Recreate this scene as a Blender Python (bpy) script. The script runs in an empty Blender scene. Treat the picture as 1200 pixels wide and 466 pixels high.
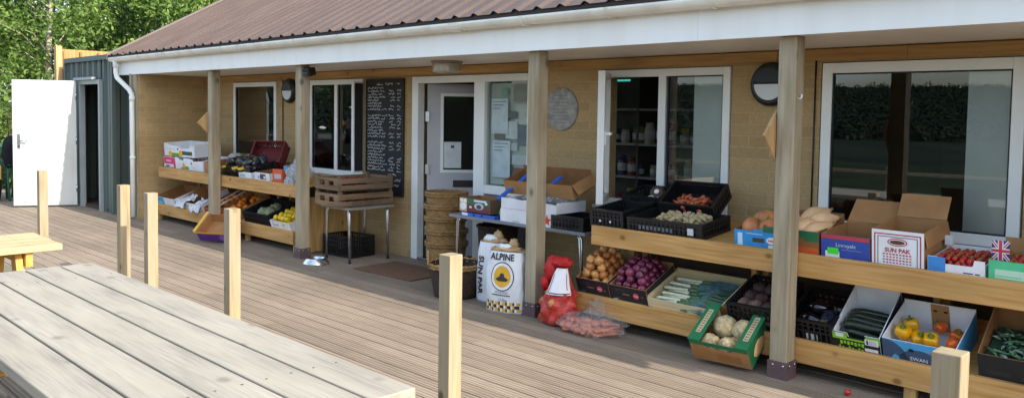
import bpy, bmesh, math, random
from mathutils import Vector, Matrix, Euler, noise
R = math.radians
random.seed(11)
S = bpy.context.scene
C = S.collection

# ------------------------------------------------------------------ colours / materials
def lin(h):
    h = h.lstrip('#')
    out = []
    for i in (0, 2, 4):
        v = int(h[i:i+2], 16)/255
        out.append(v/12.92 if v <= .04045 else ((v+.055)/1.055)**2.4)
    return (*out, 1)

def nodes(name):
    m = bpy.data.materials.new(name)
    m.use_nodes = True
    nt = m.node_tree
    return m, nt, nt.nodes['Principled BSDF']

def N(nt, t, **kw):
    n = nt.nodes.new(t)
    for k, v in kw.items():
        if hasattr(n, k): setattr(n, k, v)
        else: n.inputs[k].default_value = v
    return n

def mapped(nt, scale=(1, 1, 1), rnd=True):
    tc = N(nt, 'ShaderNodeTexCoord')
    mp = N(nt, 'ShaderNodeMapping')
    mp.inputs['Scale'].default_value = scale
    if rnd:
        oi = N(nt, 'ShaderNodeObjectInfo')
        ad = N(nt, 'ShaderNodeVectorMath', operation='ADD')
        ml = N(nt, 'ShaderNodeMath', operation='MULTIPLY'); ml.inputs[1].default_value = 37.0
        nt.links.new(oi.outputs['Random'], ml.inputs[0])
        nt.links.new(tc.outputs['Object'], ad.inputs[0]); nt.links.new(ml.outputs[0], ad.inputs[1])
        nt.links.new(ad.outputs[0], mp.inputs[0])
    else:
        nt.links.new(tc.outputs['Object'], mp.inputs[0])
    return mp

def mixc(nt, fac, a, b, blend='MIX'):
    mx = N(nt, 'ShaderNodeMix', data_type='RGBA', blend_type=blend)
    for s, v in ((0, fac), (6, a), (7, b)):
        if hasattr(v, 'is_output'): nt.links.new(v, mx.inputs[s])
        else: mx.inputs[s].default_value = v
    return mx.outputs[2]

def bump(nt, bs, h, strength, dist=.01):
    b = N(nt, 'ShaderNodeBump'); b.inputs['Strength'].default_value = strength; b.inputs['Distance'].default_value = dist
    nt.links.new(h, b.inputs['Height']); nt.links.new(b.outputs[0], bs.inputs['Normal'])

def ramp(nt, fac, stops):
    r = N(nt, 'ShaderNodeValToRGB')
    els = r.color_ramp.elements
    while len(els) < len(stops): els.new(.5)
    for e, (p, c) in zip(els, stops): e.position = p; e.color = c if len(c) == 4 else (*c, 1)
    nt.links.new(fac, r.inputs[0])
    return r.outputs[0]

CACHE = {}
def mat(name, col, rough=.6, var=.12, scale=8, metal=0, bumpy=0, bscale=None, spec=.5, trans=0, emit=0, coat=0):
    """plain surface with broken-up tone"""
    if name in CACHE: return CACHE[name]
    m, nt, bs = nodes(name)
    c = lin(col)
    mp = mapped(nt)
    n = N(nt, 'ShaderNodeTexNoise'); n.inputs['Scale'].default_value = scale; n.inputs['Detail'].default_value = 5
    nt.links.new(mp.outputs[0], n.inputs[0])
    lo = tuple(x*(1-var*1.6) for x in c[:3]) + (1,)
    hi = tuple(min(1, x*(1+var)) for x in c[:3]) + (1,)
    nt.links.new(ramp(nt, n.outputs[0], [(.3, lo), (.72, hi)]), bs.inputs['Base Color'])
    bs.inputs['Roughness'].default_value = rough
    bs.inputs['Metallic'].default_value = metal
    bs.inputs['Specular IOR Level'].default_value = spec
    if trans: bs.inputs['Transmission Weight'].default_value = trans
    if coat: bs.inputs['Coat Weight'].default_value = coat
    if bumpy:
        n2 = N(nt, 'ShaderNodeTexNoise'); n2.inputs['Scale'].default_value = bscale or scale*6; n2.inputs['Detail'].default_value = 4
        nt.links.new(mp.outputs[0], n2.inputs[0])
        bump(nt, bs, n2.outputs[0], bumpy)
    CACHE[name] = m
    return m

def wood(name, base, dark, axis='X', grain=60, knot=1, rough=.7, weather=None, kscale=3.0, wamt=.5, fine=.8):
    if name in CACHE: return CACHE[name]
    m, nt, bs = nodes(name)
    k = {'X': 0, 'Y': 1, 'Z': 2}[axis]
    sc = [1.0]*3; sc[k] = .045
    mp = mapped(nt, tuple(sc))
    n = N(nt, 'ShaderNodeTexNoise'); n.inputs['Scale'].default_value = grain; n.inputs['Detail'].default_value = 6; n.inputs['Distortion'].default_value = .3
    nt.links.new(mp.outputs[0], n.inputs[0])
    col = ramp(nt, n.outputs[0], [(.32, lin(dark)), (.62, lin(base))])
    base_c = mixc(nt, fine, lin(base), col)
    # board to board / patchy tone
    mp2 = mapped(nt, tuple(.35 if i == k else 1.6 for i in range(3)))
    n2 = N(nt, 'ShaderNodeTexNoise'); n2.inputs['Scale'].default_value = 4; n2.inputs['Detail'].default_value = 3
    nt.links.new(mp2.outputs[0], n2.inputs[0])
    t2 = ramp(nt, n2.outputs[0], [(.35, (.72, .70, .66)), (.7, (1.12, 1.1, 1.06))])
    out = mixc(nt, .75, base_c, t2, 'MULTIPLY')
    if weather:
        n3 = N(nt, 'ShaderNodeTexNoise'); n3.inputs['Scale'].default_value = 5; n3.inputs['Detail'].default_value = 6
        nt.links.new(mp2.outputs[0], n3.inputs[0])
        f = ramp(nt, n3.outputs[0], [(.4, (0, 0, 0)), (.65, (wamt, wamt, wamt))])
        out = mixc(nt, f, out, lin(weather))
    if knot:
        ks = [kscale*2.1]*3; ks[k] = kscale*1.5
        mp3 = mapped(nt, tuple(ks))
        v = N(nt, 'ShaderNodeTexVoronoi'); v.inputs['Scale'].default_value = 1; v.inputs['Randomness'].default_value = 1
        nt.links.new(mp3.outputs[0], v.inputs[0])
        f = ramp(nt, v.outputs['Distance'], [(.07, (.9*knot,)*3), (.11, (.55*knot,)*3), (.15, (.12*knot,)*3), (.22, (0, 0, 0))])
        out = mixc(nt, f, out, tuple(x*.38 for x in lin(dark)[:3]) + (1,))
    nt.links.new(out, bs.inputs['Base Color'])
    bs.inputs['Roughness'].default_value = rough
    bs.inputs['Specular IOR Level'].default_value = .3
    bump(nt, bs, n.outputs[0], .25, .004)
    CACHE[name] = m
    return m

def brick_mat():
    m, nt, bs = nodes('buff_brick')
    tc = N(nt, 'ShaderNodeTexCoord'); sx = N(nt, 'ShaderNodeSeparateXYZ'); cb = N(nt, 'ShaderNodeCombineXYZ')
    ad = N(nt, 'ShaderNodeMath', operation='ADD')
    nt.links.new(tc.outputs['Object'], sx.inputs[0])
    nt.links.new(sx.outputs[0], ad.inputs[0]); nt.links.new(sx.outputs[1], ad.inputs[1])
    nt.links.new(ad.outputs[0], cb.inputs[0]); nt.links.new(sx.outputs[2], cb.inputs[1])
    b = N(nt, 'ShaderNodeTexBrick'); b.offset = .5
    b.inputs['Scale'].default_value = 1; b.inputs['Brick Width'].default_value = .36; b.inputs['Row Height'].default_value = .09
    b.inputs['Mortar Size'].default_value = .006; b.inputs['Mortar Smooth'].default_value = .4; b.inputs['Bias'].default_value = -.15
    b.inputs['Color1'].default_value = lin('#b69c72'); b.inputs['Color2'].default_value = lin('#a98f67'); b.inputs['Mortar'].default_value = lin('#b9a47c')
    nt.links.new(cb.outputs[0], b.inputs[0])
    n = N(nt, 'ShaderNodeTexNoise'); n.inputs['Scale'].default_value = 45; n.inputs['Detail'].default_value = 6
    nt.links.new(tc.outputs['Object'], n.inputs[0])
    n2 = N(nt, 'ShaderNodeTexNoise'); n2.inputs['Scale'].default_value = 1.3; n2.inputs['Detail'].default_value = 5
    nt.links.new(tc.outputs['Object'], n2.inputs[0])
    o = mixc(nt, .7, b.outputs[0], ramp(nt, n.outputs[0], [(.3, (.82, .80, .77)), (.7, (1.08, 1.08, 1.08))]), 'MULTIPLY')
    o = mixc(nt, .6, o, ramp(nt, n2.outputs[0], [(.3, (.78, .76, .72)), (.7, (1.08, 1.08, 1.08))]), 'MULTIPLY')
    nt.links.new(o, bs.inputs['Base Color']); bs.inputs['Roughness'].default_value = .9; bs.inputs['Specular IOR Level'].default_value = .15
    mm = N(nt, 'ShaderNodeMath', operation='SUBTRACT'); nt.links.new(n.outputs[0], mm.inputs[0]); nt.links.new(b.outputs[1], mm.inputs[1])
    bump(nt, bs, mm.outputs[0], .5, .006)
    return m

def deck_mat():
    m, nt, bs = nodes('weathered_decking')
    tc = N(nt, 'ShaderNodeTexCoord'); sx = N(nt, 'ShaderNodeSeparateXYZ')
    nt.links.new(tc.outputs['Object'], sx.inputs[0])
    dv = N(nt, 'ShaderNodeMath', operation='DIVIDE'); dv.inputs[1].default_value = .122; nt.links.new(sx.outputs[1], dv.inputs[0])
    fl = N(nt, 'ShaderNodeMath', operation='FLOOR'); nt.links.new(dv.outputs[0], fl.inputs[0])
    xs = N(nt, 'ShaderNodeMath', operation='DIVIDE'); xs.inputs[1].default_value = 3.6; nt.links.new(sx.outputs[0], xs.inputs[0])
    off = N(nt, 'ShaderNodeMath', operation='MULTIPLY_ADD'); off.inputs[1].default_value = .37; nt.links.new(fl.outputs[0], off.inputs[0]); nt.links.new(xs.outputs[0], off.inputs[2])
    fx = N(nt, 'ShaderNodeMath', operation='FLOOR'); nt.links.new(off.outputs[0], fx.inputs[0])
    cb = N(nt, 'ShaderNodeCombineXYZ'); nt.links.new(fl.outputs[0], cb.inputs[0]); nt.links.new(fx.outputs[0], cb.inputs[1])
    wn = N(nt, 'ShaderNodeTexWhiteNoise'); nt.links.new(cb.outputs[0], wn.inputs[0])
    tone = ramp(nt, wn.outputs[0], [(0, lin('#918373')), (.5, lin('#9b8c7b')), (1, lin('#a49584'))])
    mp = N(nt, 'ShaderNodeMapping'); mp.inputs['Scale'].default_value = (.06, 1, 1); nt.links.new(tc.outputs['Object'], mp.inputs[0])
    n = N(nt, 'ShaderNodeTexNoise'); n.inputs['Scale'].default_value = 70; n.inputs['Detail'].default_value = 7
    nt.links.new(mp.outputs[0], n.inputs[0])
    o = mixc(nt, .8, tone, ramp(nt, n.outputs[0], [(.3, (.76, .75, .74)), (.68, (1.1, 1.09, 1.08))]), 'MULTIPLY')
    n2 = N(nt, 'ShaderNodeTexNoise'); n2.inputs['Scale'].default_value = 1.1; n2.inputs['Detail'].default_value = 6
    nt.links.new(tc.outputs['Object'], n2.inputs[0])
    o = mixc(nt, .7, o, ramp(nt, n2.outputs[0], [(.32, (.78, .78, .76)), (.68, (1.1, 1.09, 1.08))]), 'MULTIPLY')
    # reeded grooves, four to a board
    ml = N(nt, 'ShaderNodeMath', operation='MULTIPLY'); ml.inputs[1].default_value = 2*math.pi*4; nt.links.new(dv.outputs[0], ml.inputs[0])
    sn = N(nt, 'ShaderNodeMath', operation='SINE'); nt.links.new(ml.outputs[0], sn.inputs[0])
    gr = ramp(nt, sn.outputs[0], [(0, (.56, .54, .52)), (.5, (1.05, 1.05, 1.05))])
    o = mixc(nt, .75, o, gr, 'MULTIPLY')
    n4 = N(nt, 'ShaderNodeTexNoise'); n4.inputs['Scale'].default_value = 240; n4.inputs['Detail'].default_value = 3
    nt.links.new(tc.outputs['Object'], n4.inputs[0])
    o = mixc(nt, .6, o, ramp(nt, n4.outputs[0], [(.35, (.8, .8, .8)), (.65, (1.12, 1.12, 1.12))]), 'MULTIPLY')
    nt.links.new(o, bs.inputs['Base Color']); bs.inputs['Roughness'].default_value = .8; bs.inputs['Specular IOR Level'].default_value = .25
    bump(nt, bs, sn.outputs[0], .5, .002)
    return m

def glass_mat(name, tint='#e8f0ee', ior=1.7):
    if name in CACHE: return CACHE[name]
    m, nt, bs = nodes(name)
    out = nt.nodes['Material Output']
    tr = N(nt, 'ShaderNodeBsdfTransparent'); tr.inputs[0].default_value = lin(tint)
    gl = N(nt, 'ShaderNodeBsdfGlossy'); gl.inputs['Roughness'].default_value = .0; gl.inputs[0].default_value = (.95, .97, 1, 1)
    fr = N(nt, 'ShaderNodeFresnel'); fr.inputs[0].default_value = ior
    mx = N(nt, 'ShaderNodeMixShader')
    nt.links.new(fr.outputs[0], mx.inputs[0]); nt.links.new(tr.outputs[0], mx.inputs[1]); nt.links.new(gl.outputs[0], mx.inputs[2])
    nt.links.new(mx.outputs[0], out.inputs[0])
    CACHE[name] = m
    return m

def film_mat(name, col, opac):
    """thin crinkled plastic film"""
    if name in CACHE: return CACHE[name]
    m, nt, bs = nodes(name)
    out = nt.nodes['Material Output']
    mp = mapped(nt)
    n = N(nt, 'ShaderNodeTexNoise'); n.inputs['Scale'].default_value = 28; n.inputs['Detail'].default_value = 5; n.inputs['Distortion'].default_value = 1.2
    nt.links.new(mp.outputs[0], n.inputs[0])
    bs.inputs['Base Color'].default_value = lin(col); bs.inputs['Roughness'].default_value = .22
    bump(nt, bs, n.outputs[0], .9, .03)
    tr = N(nt, 'ShaderNodeBsdfTransparent')
    f = ramp(nt, n.outputs[0], [(.35, (opac*.6,)*3), (.65, (min(1, opac*1.5),)*3)])
    mx = N(nt, 'ShaderNodeMixShader')
    nt.links.new(f, mx.inputs[0]); nt.links.new(tr.outputs[0], mx.inputs[1]); nt.links.new(bs.outputs[0], mx.inputs[2])
    nt.links.new(mx.outputs[0], out.inputs[0])
    CACHE[name] = m
    return m

def leaf_mat(name, a, b, c):
    m, nt, bs = nodes(name)
    g = N(nt, 'ShaderNodeNewGeometry')
    col = ramp(nt, g.outputs['Random Per Island'], [(0, lin(a)), (.5, lin(b)), (1, lin(c))])
    nt.links.new(col, bs.inputs['Base Color']); bs.inputs['Roughness'].default_value = .55; bs.inputs['Specular IOR Level'].default_value = .3
    tl = N(nt, 'ShaderNodeBsdfTranslucent'); nt.links.new(col, tl.inputs[0])
    mx = N(nt, 'ShaderNodeMixShader'); mx.inputs[0].default_value = .35
    out = nt.nodes['Material Output']
    nt.links.new(bs.outputs[0], mx.inputs[1]); nt.links.new(tl.outputs[0], mx.inputs[2]); nt.links.new(mx.outputs[0], out.inputs[0])
    return m

def grimy(name, colr, dirt, amt=.35, rough=.4, sx=7):
    m, nt, bs = nodes(name)
    mp = mapped(nt, (sx, sx, .35)); n = N(nt, 'ShaderNodeTexNoise'); n.inputs['Scale'].default_value = 1.6; n.inputs['Detail'].default_value = 7; nt.links.new(mp.outputs[0], n.inputs[0])
    mp2 = mapped(nt); n2 = N(nt, 'ShaderNodeTexNoise'); n2.inputs['Scale'].default_value = 2.2; n2.inputs['Detail'].default_value = 6; nt.links.new(mp2.outputs[0], n2.inputs[0])
    f = ramp(nt, n.outputs[0], [(.45, (0, 0, 0)), (.75, (amt,)*3)]); f2 = ramp(nt, n2.outputs[0], [(.45, (0, 0, 0)), (.8, (amt*.8,)*3)])
    c = mixc(nt, f, lin(colr), lin(dirt)); c = mixc(nt, f2, c, lin(dirt))
    nt.links.new(c, bs.inputs['Base Color']); bs.inputs['Roughness'].default_value = rough
    CACHE[name] = m
    return m

# ------------------------------------------------------------------ mesh builder
def font_mesh(body, size, bold=0):
    key = ('font', body, size, bold)
    if key in CACHE: return CACHE[key]
    cu = bpy.data.curves.new('lettering', 'FONT'); cu.body = body; cu.size = size; cu.align_x = 'CENTER'; cu.align_y = 'CENTER'
    cu.resolution_u = 2; cu.offset = bold
    ob = bpy.data.objects.new('lettering', cu); C.objects.link(ob)
    dg = bpy.context.evaluated_depsgraph_get()
    me = bpy.data.meshes.new_from_object(ob.evaluated_get(dg))
    bpy.data.objects.remove(ob); bpy.data.curves.remove(cu)
    CACHE[key] = me
    return me

class MB:
    def __init__(s): s.bm = bmesh.new(); s.mats = []
    def mi(s, m):
        if m not in s.mats: s.mats.append(m)
        return s.mats.index(m)
    def face(s, pts, m, smooth=False):
        f = s.bm.faces.new([s.bm.verts.new(p) for p in pts]); f.material_index = s.mi(m); f.smooth = smooth
        return f
    def box(s, x0, x1, y0, y1, z0, z1, m, M=None):
        P = [Vector((x, y, z)) for x in (x0, x1) for y in (y0, y1) for z in (z0, z1)]
        if M is not None: P = [M @ p for p in P]
        v = [s.bm.verts.new(p) for p in P]; k = s.mi(m)
        for q in ((0, 1, 3, 2), (4, 6, 7, 5), (0, 4, 5, 1), (2, 3, 7, 6), (0, 2, 6, 4), (1, 5, 7, 3)):
            f = s.bm.faces.new([v[i] for i in q]); f.material_index = k
        return s
    def cbox(s, c, size, m, rot=(0, 0, 0)):
        M = Matrix.Translation(c) @ Euler(rot).to_matrix().to_4x4()
        a, b, d = size[0]/2, size[1]/2, size[2]/2
        return s.box(-a, a, -b, b, -d, d, m, M)
    def prism(s, pts, o, u, v, n, t, m, m_in=None):
        """2-D outline pts in axes u,v at origin o, facing n; thickness t goes along -n"""
        o, u, v, n = map(Vector, (o, u, v, n))
        F = [s.bm.verts.new(o+u*a+v*b) for a, b in pts]; B = [s.bm.verts.new(o+u*a+v*b-n*t) for a, b in pts]
        k = s.mi(m); k2 = s.mi(m_in or m)
        f = s.bm.faces.new(F); f.material_index = k
        f = s.bm.faces.new(B[::-1]); f.material_index = k2
        L = len(pts)
        for i in range(L):
            f = s.bm.faces.new([F[i], B[i], B[(i+1) % L], F[(i+1) % L]]); f.material_index = k2
        return s
    def tube(s, pts, r, m, n=8, cap=True, smooth=True):
        pts = [Vector(p) for p in pts]
        rr = r if isinstance(r, (list, tuple)) else [r]*len(pts)
        k = s.mi(m); rings = []
        up = None
        for i, p in enumerate(pts):
            d = (pts[min(i+1, len(pts)-1)]-pts[max(i-1, 0)]).normalized()
            if up is None:
                up = Vector((0, 0, 1)) if abs(d.z) < .9 else Vector((1, 0, 0))
            a = d.cross(up).normalized(); b = a.cross(d).normalized(); up = b
            rings.append([s.bm.verts.new(p+(a*math.cos(2*math.pi*j/n)+b*math.sin(2*math.pi*j/n))*rr[i]) for j in range(n)])
        for A, B in zip(rings, rings[1:]):
            for j in range(n):
                f = s.bm.faces.new([A[j], A[(j+1) % n], B[(j+1) % n], B[j]]); f.material_index = k; f.smooth = smooth
        if cap:
            for q in (rings[0][::-1], rings[-1]):
                f = s.bm.faces.new(q); f.material_index = k
        return s
    def lathe(s, prof, m, n=24, c=(0, 0, 0), M=None, smooth=True):
        k = s.mi(m); rings = []
        T = Matrix.Translation(c) @ (M or Matrix())
        for r, z in prof:
            rings.append([s.bm.verts.new(T @ Vector((r*math.cos(2*math.pi*j/n), r*math.sin(2*math.pi*j/n), z))) for j in range(n)])
        for A, B in zip(rings, rings[1:]):
            for j in range(n):
                f = s.bm.faces.new([A[j], A[(j+1) % n], B[(j+1) % n], B[j]]); f.material_index = k; f.smooth = smooth
        for q in (rings[0][::-1], rings[-1]):
            f = s.bm.faces.new(q); f.material_index = k
        return s
    def blob(s, c, rad, m, amp=.1, seed=0, nu=14, nv=9, freq=2.2, M=None, shape=None):
        k = s.mi(m); c = Vector(c); rings = []
        rad = rad if isinstance(rad, (tuple, list)) else (rad,)*3
        for i in range(nv+1):
            th = math.pi*i/nv
            row = []
            for j in range(nu):
                ph = 2*math.pi*j/nu
                d = Vector((math.sin(th)*math.cos(ph), math.sin(th)*math.sin(ph), math.cos(th)))
                q = 1+amp*noise.noise(d*freq+Vector((seed*7.3, seed*3.1, seed)))
                p = Vector((d.x*rad[0]*q, d.y*rad[1]*q, d.z*rad[2]*q))
                if shape: p = shape(p, d)
                if M is not None: p = M @ p
                row.append(p+c)
                if i in (0, nv): break
            rings.append([s.bm.verts.new(p) for p in row])
        for i in range(nv):
            A, B = rings[i], rings[i+1]
            for j in range(nu):
                j2 = (j+1) % nu
                if i == 0: q = [A[0], B[j], B[j2]]
                elif i == nv-1: q = [A[j], B[0], A[j2]]
                else: q = [A[j], B[j], B[j2], A[j2]]
                f = s.bm.faces.new(q); f.material_index = k; f.smooth = True
        return s
    def text(s, body, size, m, o, u, v, bold=0, wmax=None):
        """flat lettering centred at o; u reading direction, v up"""
        me = font_mesh(body, size, bold)
        o, u, v = Vector(o), Vector(u), Vector(v)
        sc = 1
        if wmax and me.vertices:
            w = max(p.co.x for p in me.vertices)-min(p.co.x for p in me.vertices)
            sc = min(1, wmax/max(w, 1e-6))
        vs = [s.bm.verts.new(o+u*(p.co.x*sc)+v*p.co.y) for p in me.vertices]; k = s.mi(m)
        for p in me.polygons:
            try:
                f = s.bm.faces.new([vs[i] for i in p.vertices]); f.material_index = k
            except ValueError: pass
        return s
    def build(s, name, parent=None, bevel=0, loc=None, rot=None, fix=True):
        if fix: bmesh.ops.recalc_face_normals(s.bm, faces=s.bm.faces)
        me = bpy.data.meshes.new(name); s.bm.to_mesh(me); s.bm.free()
        for m in s.mats: me.materials.append(m)
        o = bpy.data.objects.new(name, me); C.objects.link(o)
        if parent: o.parent = parent
        if loc is not None: o.location = loc
        if rot is not None: o.rotation_euler = rot
        if bevel:
            b = o.modifiers.new('bevel', 'BEVEL'); b.width = bevel; b.segments = 2; b.limit_method = 'ANGLE'; b.angle_limit = R(50)
        return o

def thing(name, label, cat, loc=(0, 0, 0), rot=(0, 0, 0), group=None):
    o = bpy.data.objects.new(name, None); C.objects.link(o); o.empty_display_size = .1
    o.location = loc; o.rotation_euler = rot
    return tag(o, label, cat, group)
def tag(o, label=None, cat=None, group=None, kind=None):
    if label: o['label'] = label
    if cat: o['category'] = cat
    if group: o['group'] = group
    if kind: o['kind'] = kind
    return o
def mw(o):
    M = Matrix.LocRotScale(o.location, o.rotation_euler, o.scale)
    return mw(o.parent) @ M if o.parent else M
def dup_tree(o, loc=None, rot=None, label=None, parent=None):
    c = o.copy(); C.objects.link(c)
    if parent: c.parent = parent
    if loc is not None: c.location = loc
    if rot is not None: c.rotation_euler = rot
    if label: c['label'] = label
    for ch in [x for x in bpy.data.objects if x.parent == o]: dup_tree(ch, parent=c)
    return c

# ------------------------------------------------------------------ shared materials
BRICK = brick_mat()
DECK = deck_mat()
GLASS = glass_mat('window_glass', '#fafcfb', 2.15)
UPVC = mat('white_upvc', '#e9ece9', .35, .04, 3)
FASCIA = grimy('white_fascia_board', '#f5f6f4', '#cfcabd', .18, .35, 4)
GUTTER = grimy('ivory_gutter', '#ebe8dd', '#a39c88', .35, .35, 3)
SOFFIT_C = '#f1ece4'
POSTW = wood('weathered_post_wood', '#a59a82', '#867a62', 'Z', 50, .8, .8, '#b9ad98', 2.2)
SHELFW = wood('shelf_timber', '#cda165', '#ae7d40', 'X', 45, .9, .65, None, 3.0)
SHELFZ = wood('shelf_timber_upright', '#cba76c', '#a87c44', 'Z', 45, .8, .65, None, 3.0)
SHELFY = wood('shelf_timber_cross', '#c4a06a', '#a0763f', 'Y', 45, .8, .65, None, 3.0)
BEAMW = wood('orange_beam_wood', '#c39c66', '#a67e4c', 'X', 45, .7, .6, None, 2.5)
NEWPOST = wood('new_sawn_post', '#a39476', '#847353', 'Z', 55, 1, .7, '#9d937f', 2.6, .6)
TABLEX = wood('grey_table_planks', '#a09a8f', '#878176', 'X', 90, .5, .7, '#a59d8c', 2.6, .6)
TABLEY = wood('pale_table_planks', '#dcc28a', '#c6a667', 'Y', 60, .5, .7, '#dccaa0', 2.2)
TABLEUX = wood('table_frame_wood', '#cfa55c', '#a97a38', 'Y', 45, .6, .7, None, 2.5)
CRATEW = wood('old_crate_wood', '#8d745a', '#5d4834', 'X', 40, .5, .85, '#75685a', 3, .6)
BLACKP = mat('black_plastic', '#16171a', .42, .2, 20)
BLACK2 = mat('black_card', '#1d1d20', .6, .15, 15)
KRAFT = mat('kraft_card', '#a5794c', .8, .1, 9, bumpy=.05)
KRAFTD = mat('kraft_card_inner', '#8c6238', .85, .12, 9)
WCARD = mat('white_card', '#dfe1e4', .6, .06, 9)
WPAPER = mat('white_paper', '#e6e6e4', .8, .05, 9)
STEEL = mat('steel_tube', '#b9bcc0', .25, .08, 8, metal=1)
DARK = mat('dark_gap', '#0f0f10', .9, .1, 5)
def col(h, rough=.55, var=.08): return mat('paint_'+h.strip('#'), h, rough, var, 12)
# ------------------------------------------------------------------ camera
CAMR = Vector((.711, .703, .015)); 
f_, roll, pitch = 965., .0153, R(3.05)
yaw = math.atan2(980, f_/math.cos(pitch))
Fh = Vector((-math.cos(yaw), math.sin(yaw), 0)); Rh = Vector((Fh.y, -Fh.x, 0)); ZZ = Vector((0, 0, 1))
Fw = Fh*math.cos(pitch)-ZZ*math.sin(pitch); U_ = ZZ*math.cos(pitch)+Fh*math.sin(pitch)
CR = Rh*math.cos(roll)+U_*math.sin(roll); CU = U_*math.cos(roll)-Rh*math.sin(roll)
cam = bpy.data.objects.new('camera', bpy.data.cameras.new('camera')); C.objects.link(cam)
cam.matrix_world = Matrix(((CR.x, CU.x, -Fw.x, 0), (CR.y, CU.y, -Fw.y, 0), (CR.z, CU.z, -Fw.z, 1.67), (0, 0, 0, 1)))
cam.data.sensor_width = 36; cam.data.lens = f_/1200*36; cam.data.shift_y = -47.5/1200
cam.data.clip_start = .05; cam.data.clip_end = 5000
S.camera = cam

# ------------------------------------------------------------------ light
SUN_EL, SUN_AZ = R(33), R(3.6)          # azimuth measured from +X towards +Y
sd = Vector((math.cos(SUN_EL)*math.cos(SUN_AZ), math.cos(SUN_EL)*math.sin(SUN_AZ), math.sin(SUN_EL)))
sl = bpy.data.lights.new('sun', 'SUN'); sl.energy = 3.3; sl.angle = R(.5); sl.color = (1, .93, .82)
so = bpy.data.objects.new('sun', sl); C.objects.link(so); so.rotation_euler = sd.to_track_quat('Z', 'Y').to_euler()
w = bpy.data.worlds.new('World'); S.world = w; w.use_nodes = True
nt = w.node_tree; bg = nt.nodes['Background']
sky = nt.nodes.new('ShaderNodeTexSky'); sky.sky_type = 'NISHITA'; sky.sun_disc = False
sky.sun_elevation = SUN_EL; sky.sun_rotation = math.pi/2-SUN_AZ; sky.air_density = 1.0; sky.dust_density = 2.5; sky.ozone_density = 1
# thin broken cloud mixed over the clear sky
tc = nt.nodes.new('ShaderNodeTexCoord'); mp = nt.nodes.new('ShaderNodeMapping'); mp.inputs['Scale'].default_value = (1, 1, 2.6)
ns = nt.nodes.new('ShaderNodeTexNoise'); ns.inputs['Scale'].default_value = 2.2; ns.inputs['Detail'].default_value = 7; ns.inputs['Distortion'].default_value = .4
nt.links.new(tc.outputs['Generated'], mp.inputs[0]); nt.links.new(mp.outputs[0], ns.inputs[0])
cf = ramp(nt, ns.outputs[0], [(.42, (0, 0, 0)), (.66, (.75, .75, .75))])
skc = mixc(nt, cf, sky.outputs[0], (5.2, 6.6, 8.2, 1))
nt.links.new(skc, bg.inputs[0]); bg.inputs[1].default_value = .15
S.view_settings.view_transform = 'Standard'; S.view_settings.look = 'None'; S.view_settings.gamma = 1
S.view_settings.use_curve_mapping = False
S.view_settings.exposure = 1.14

# ------------------------------------------------------------------ ground, deck, far hills
def grass_mat(name, a, b, sc):
    m, nt, bs = nodes(name)
    mp = mapped(nt, rnd=False)
    n = N(nt, 'ShaderNodeTexNoise'); n.inputs['Scale'].default_value = sc; n.inputs['Detail'].default_value = 8
    nt.links.new(mp.outputs[0], n.inputs[0])
    nt.links.new(ramp(nt, n.outputs[0], [(.35, lin(a)), (.65, lin(b))]), bs.inputs['Base Color'])
    bs.inputs['Roughness'].default_value = .9; bs.inputs['Specular IOR Level'].default_value = .1
    return m
g = MB(); g.face([(-2500, -2500, -.35), (2500, -2500, -.35), (2500, 2500, -.35), (-2500, 2500, -.35)], grass_mat('rough_grass', '#182211', '#2a381c', .6))
tag(g.build('ground'), kind='structure')
# deck: boards along the shop front
g = MB()
y = -1.4
while y < 5.93:
    y1 = 0
    # board ends staggered
    xs = [-19.0]
    k = int(round(y/.122))
    x = -19+((k*1.37) % 3.6)+.4
    while x < 2.2: xs.append(x); x += 3.6
    xs.append(2.4)
    ys = math.floor(y/.122+.5)*.122
    for a, b in zip(xs, xs[1:]):
        dz = random.uniform(-.0012, .0012)
        g.box(a+.0015, b-.0015, ys+.004, min(ys+.118, 5.925), -.028, dz, DECK)
    y += .122
dk = g.build('deck', fix=False); tag(dk, kind='structure')
g = MB(); g.box(-19, 2.4, -1.4, 5.92, -.34, -.1, DARK); tag(g.build('deck_underside'), kind='structure')
# wooded hills across the valley, seen in the glass
hm = grass_mat('hill_woodland', '#0a1008', '#22301b', .12)
fm = grass_mat('hill_pasture', '#3c4f2a', '#4c5f34', .05)
g = MB(); NA = 420; rows = []
RR = [(22, -.36), (40, -.34), (80, -.3), (120, .2), (170, 1.0), (220, 2.2), (260, 3.6), (300, 5.2), (340, 7.4), (380, 10.2), (420, 13.4), (455, 16.6), (485, 19.0), (520, 0)]
for ri, (rad, base) in enumerate(RR):
    row = []
    for i in range(NA+1):
        a = R(-190)+R(200)*i/NA; x, y = rad*math.cos(a), rad*math.sin(a); z = base
        if 2 < ri < 13:
            z += (2.6*noise.noise(Vector((x*.006, y*.006, 3)))*min(1, ri/8) + 2.0*noise.noise(Vector((x*.09, y*.09, 1)))+1.2*noise.noise(Vector((x*.3, y*.3, 5))))*min(1, ri/7)
        row.append(g.bm.verts.new((x, y, z)))
    rows.append(row)
for ri, (A, B) in enumerate(zip(rows, rows[1:])):
    for i in range(NA):
        f = g.bm.faces.new([A[i], A[i+1], B[i+1], B[i]])
        f.material_index = g.mi(fm if (7 < ri < 11 and noise.noise(Vector((i*.035, ri*.3, 9))) > .32) else hm)
tag(g.build('hills'), kind='structure')

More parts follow.
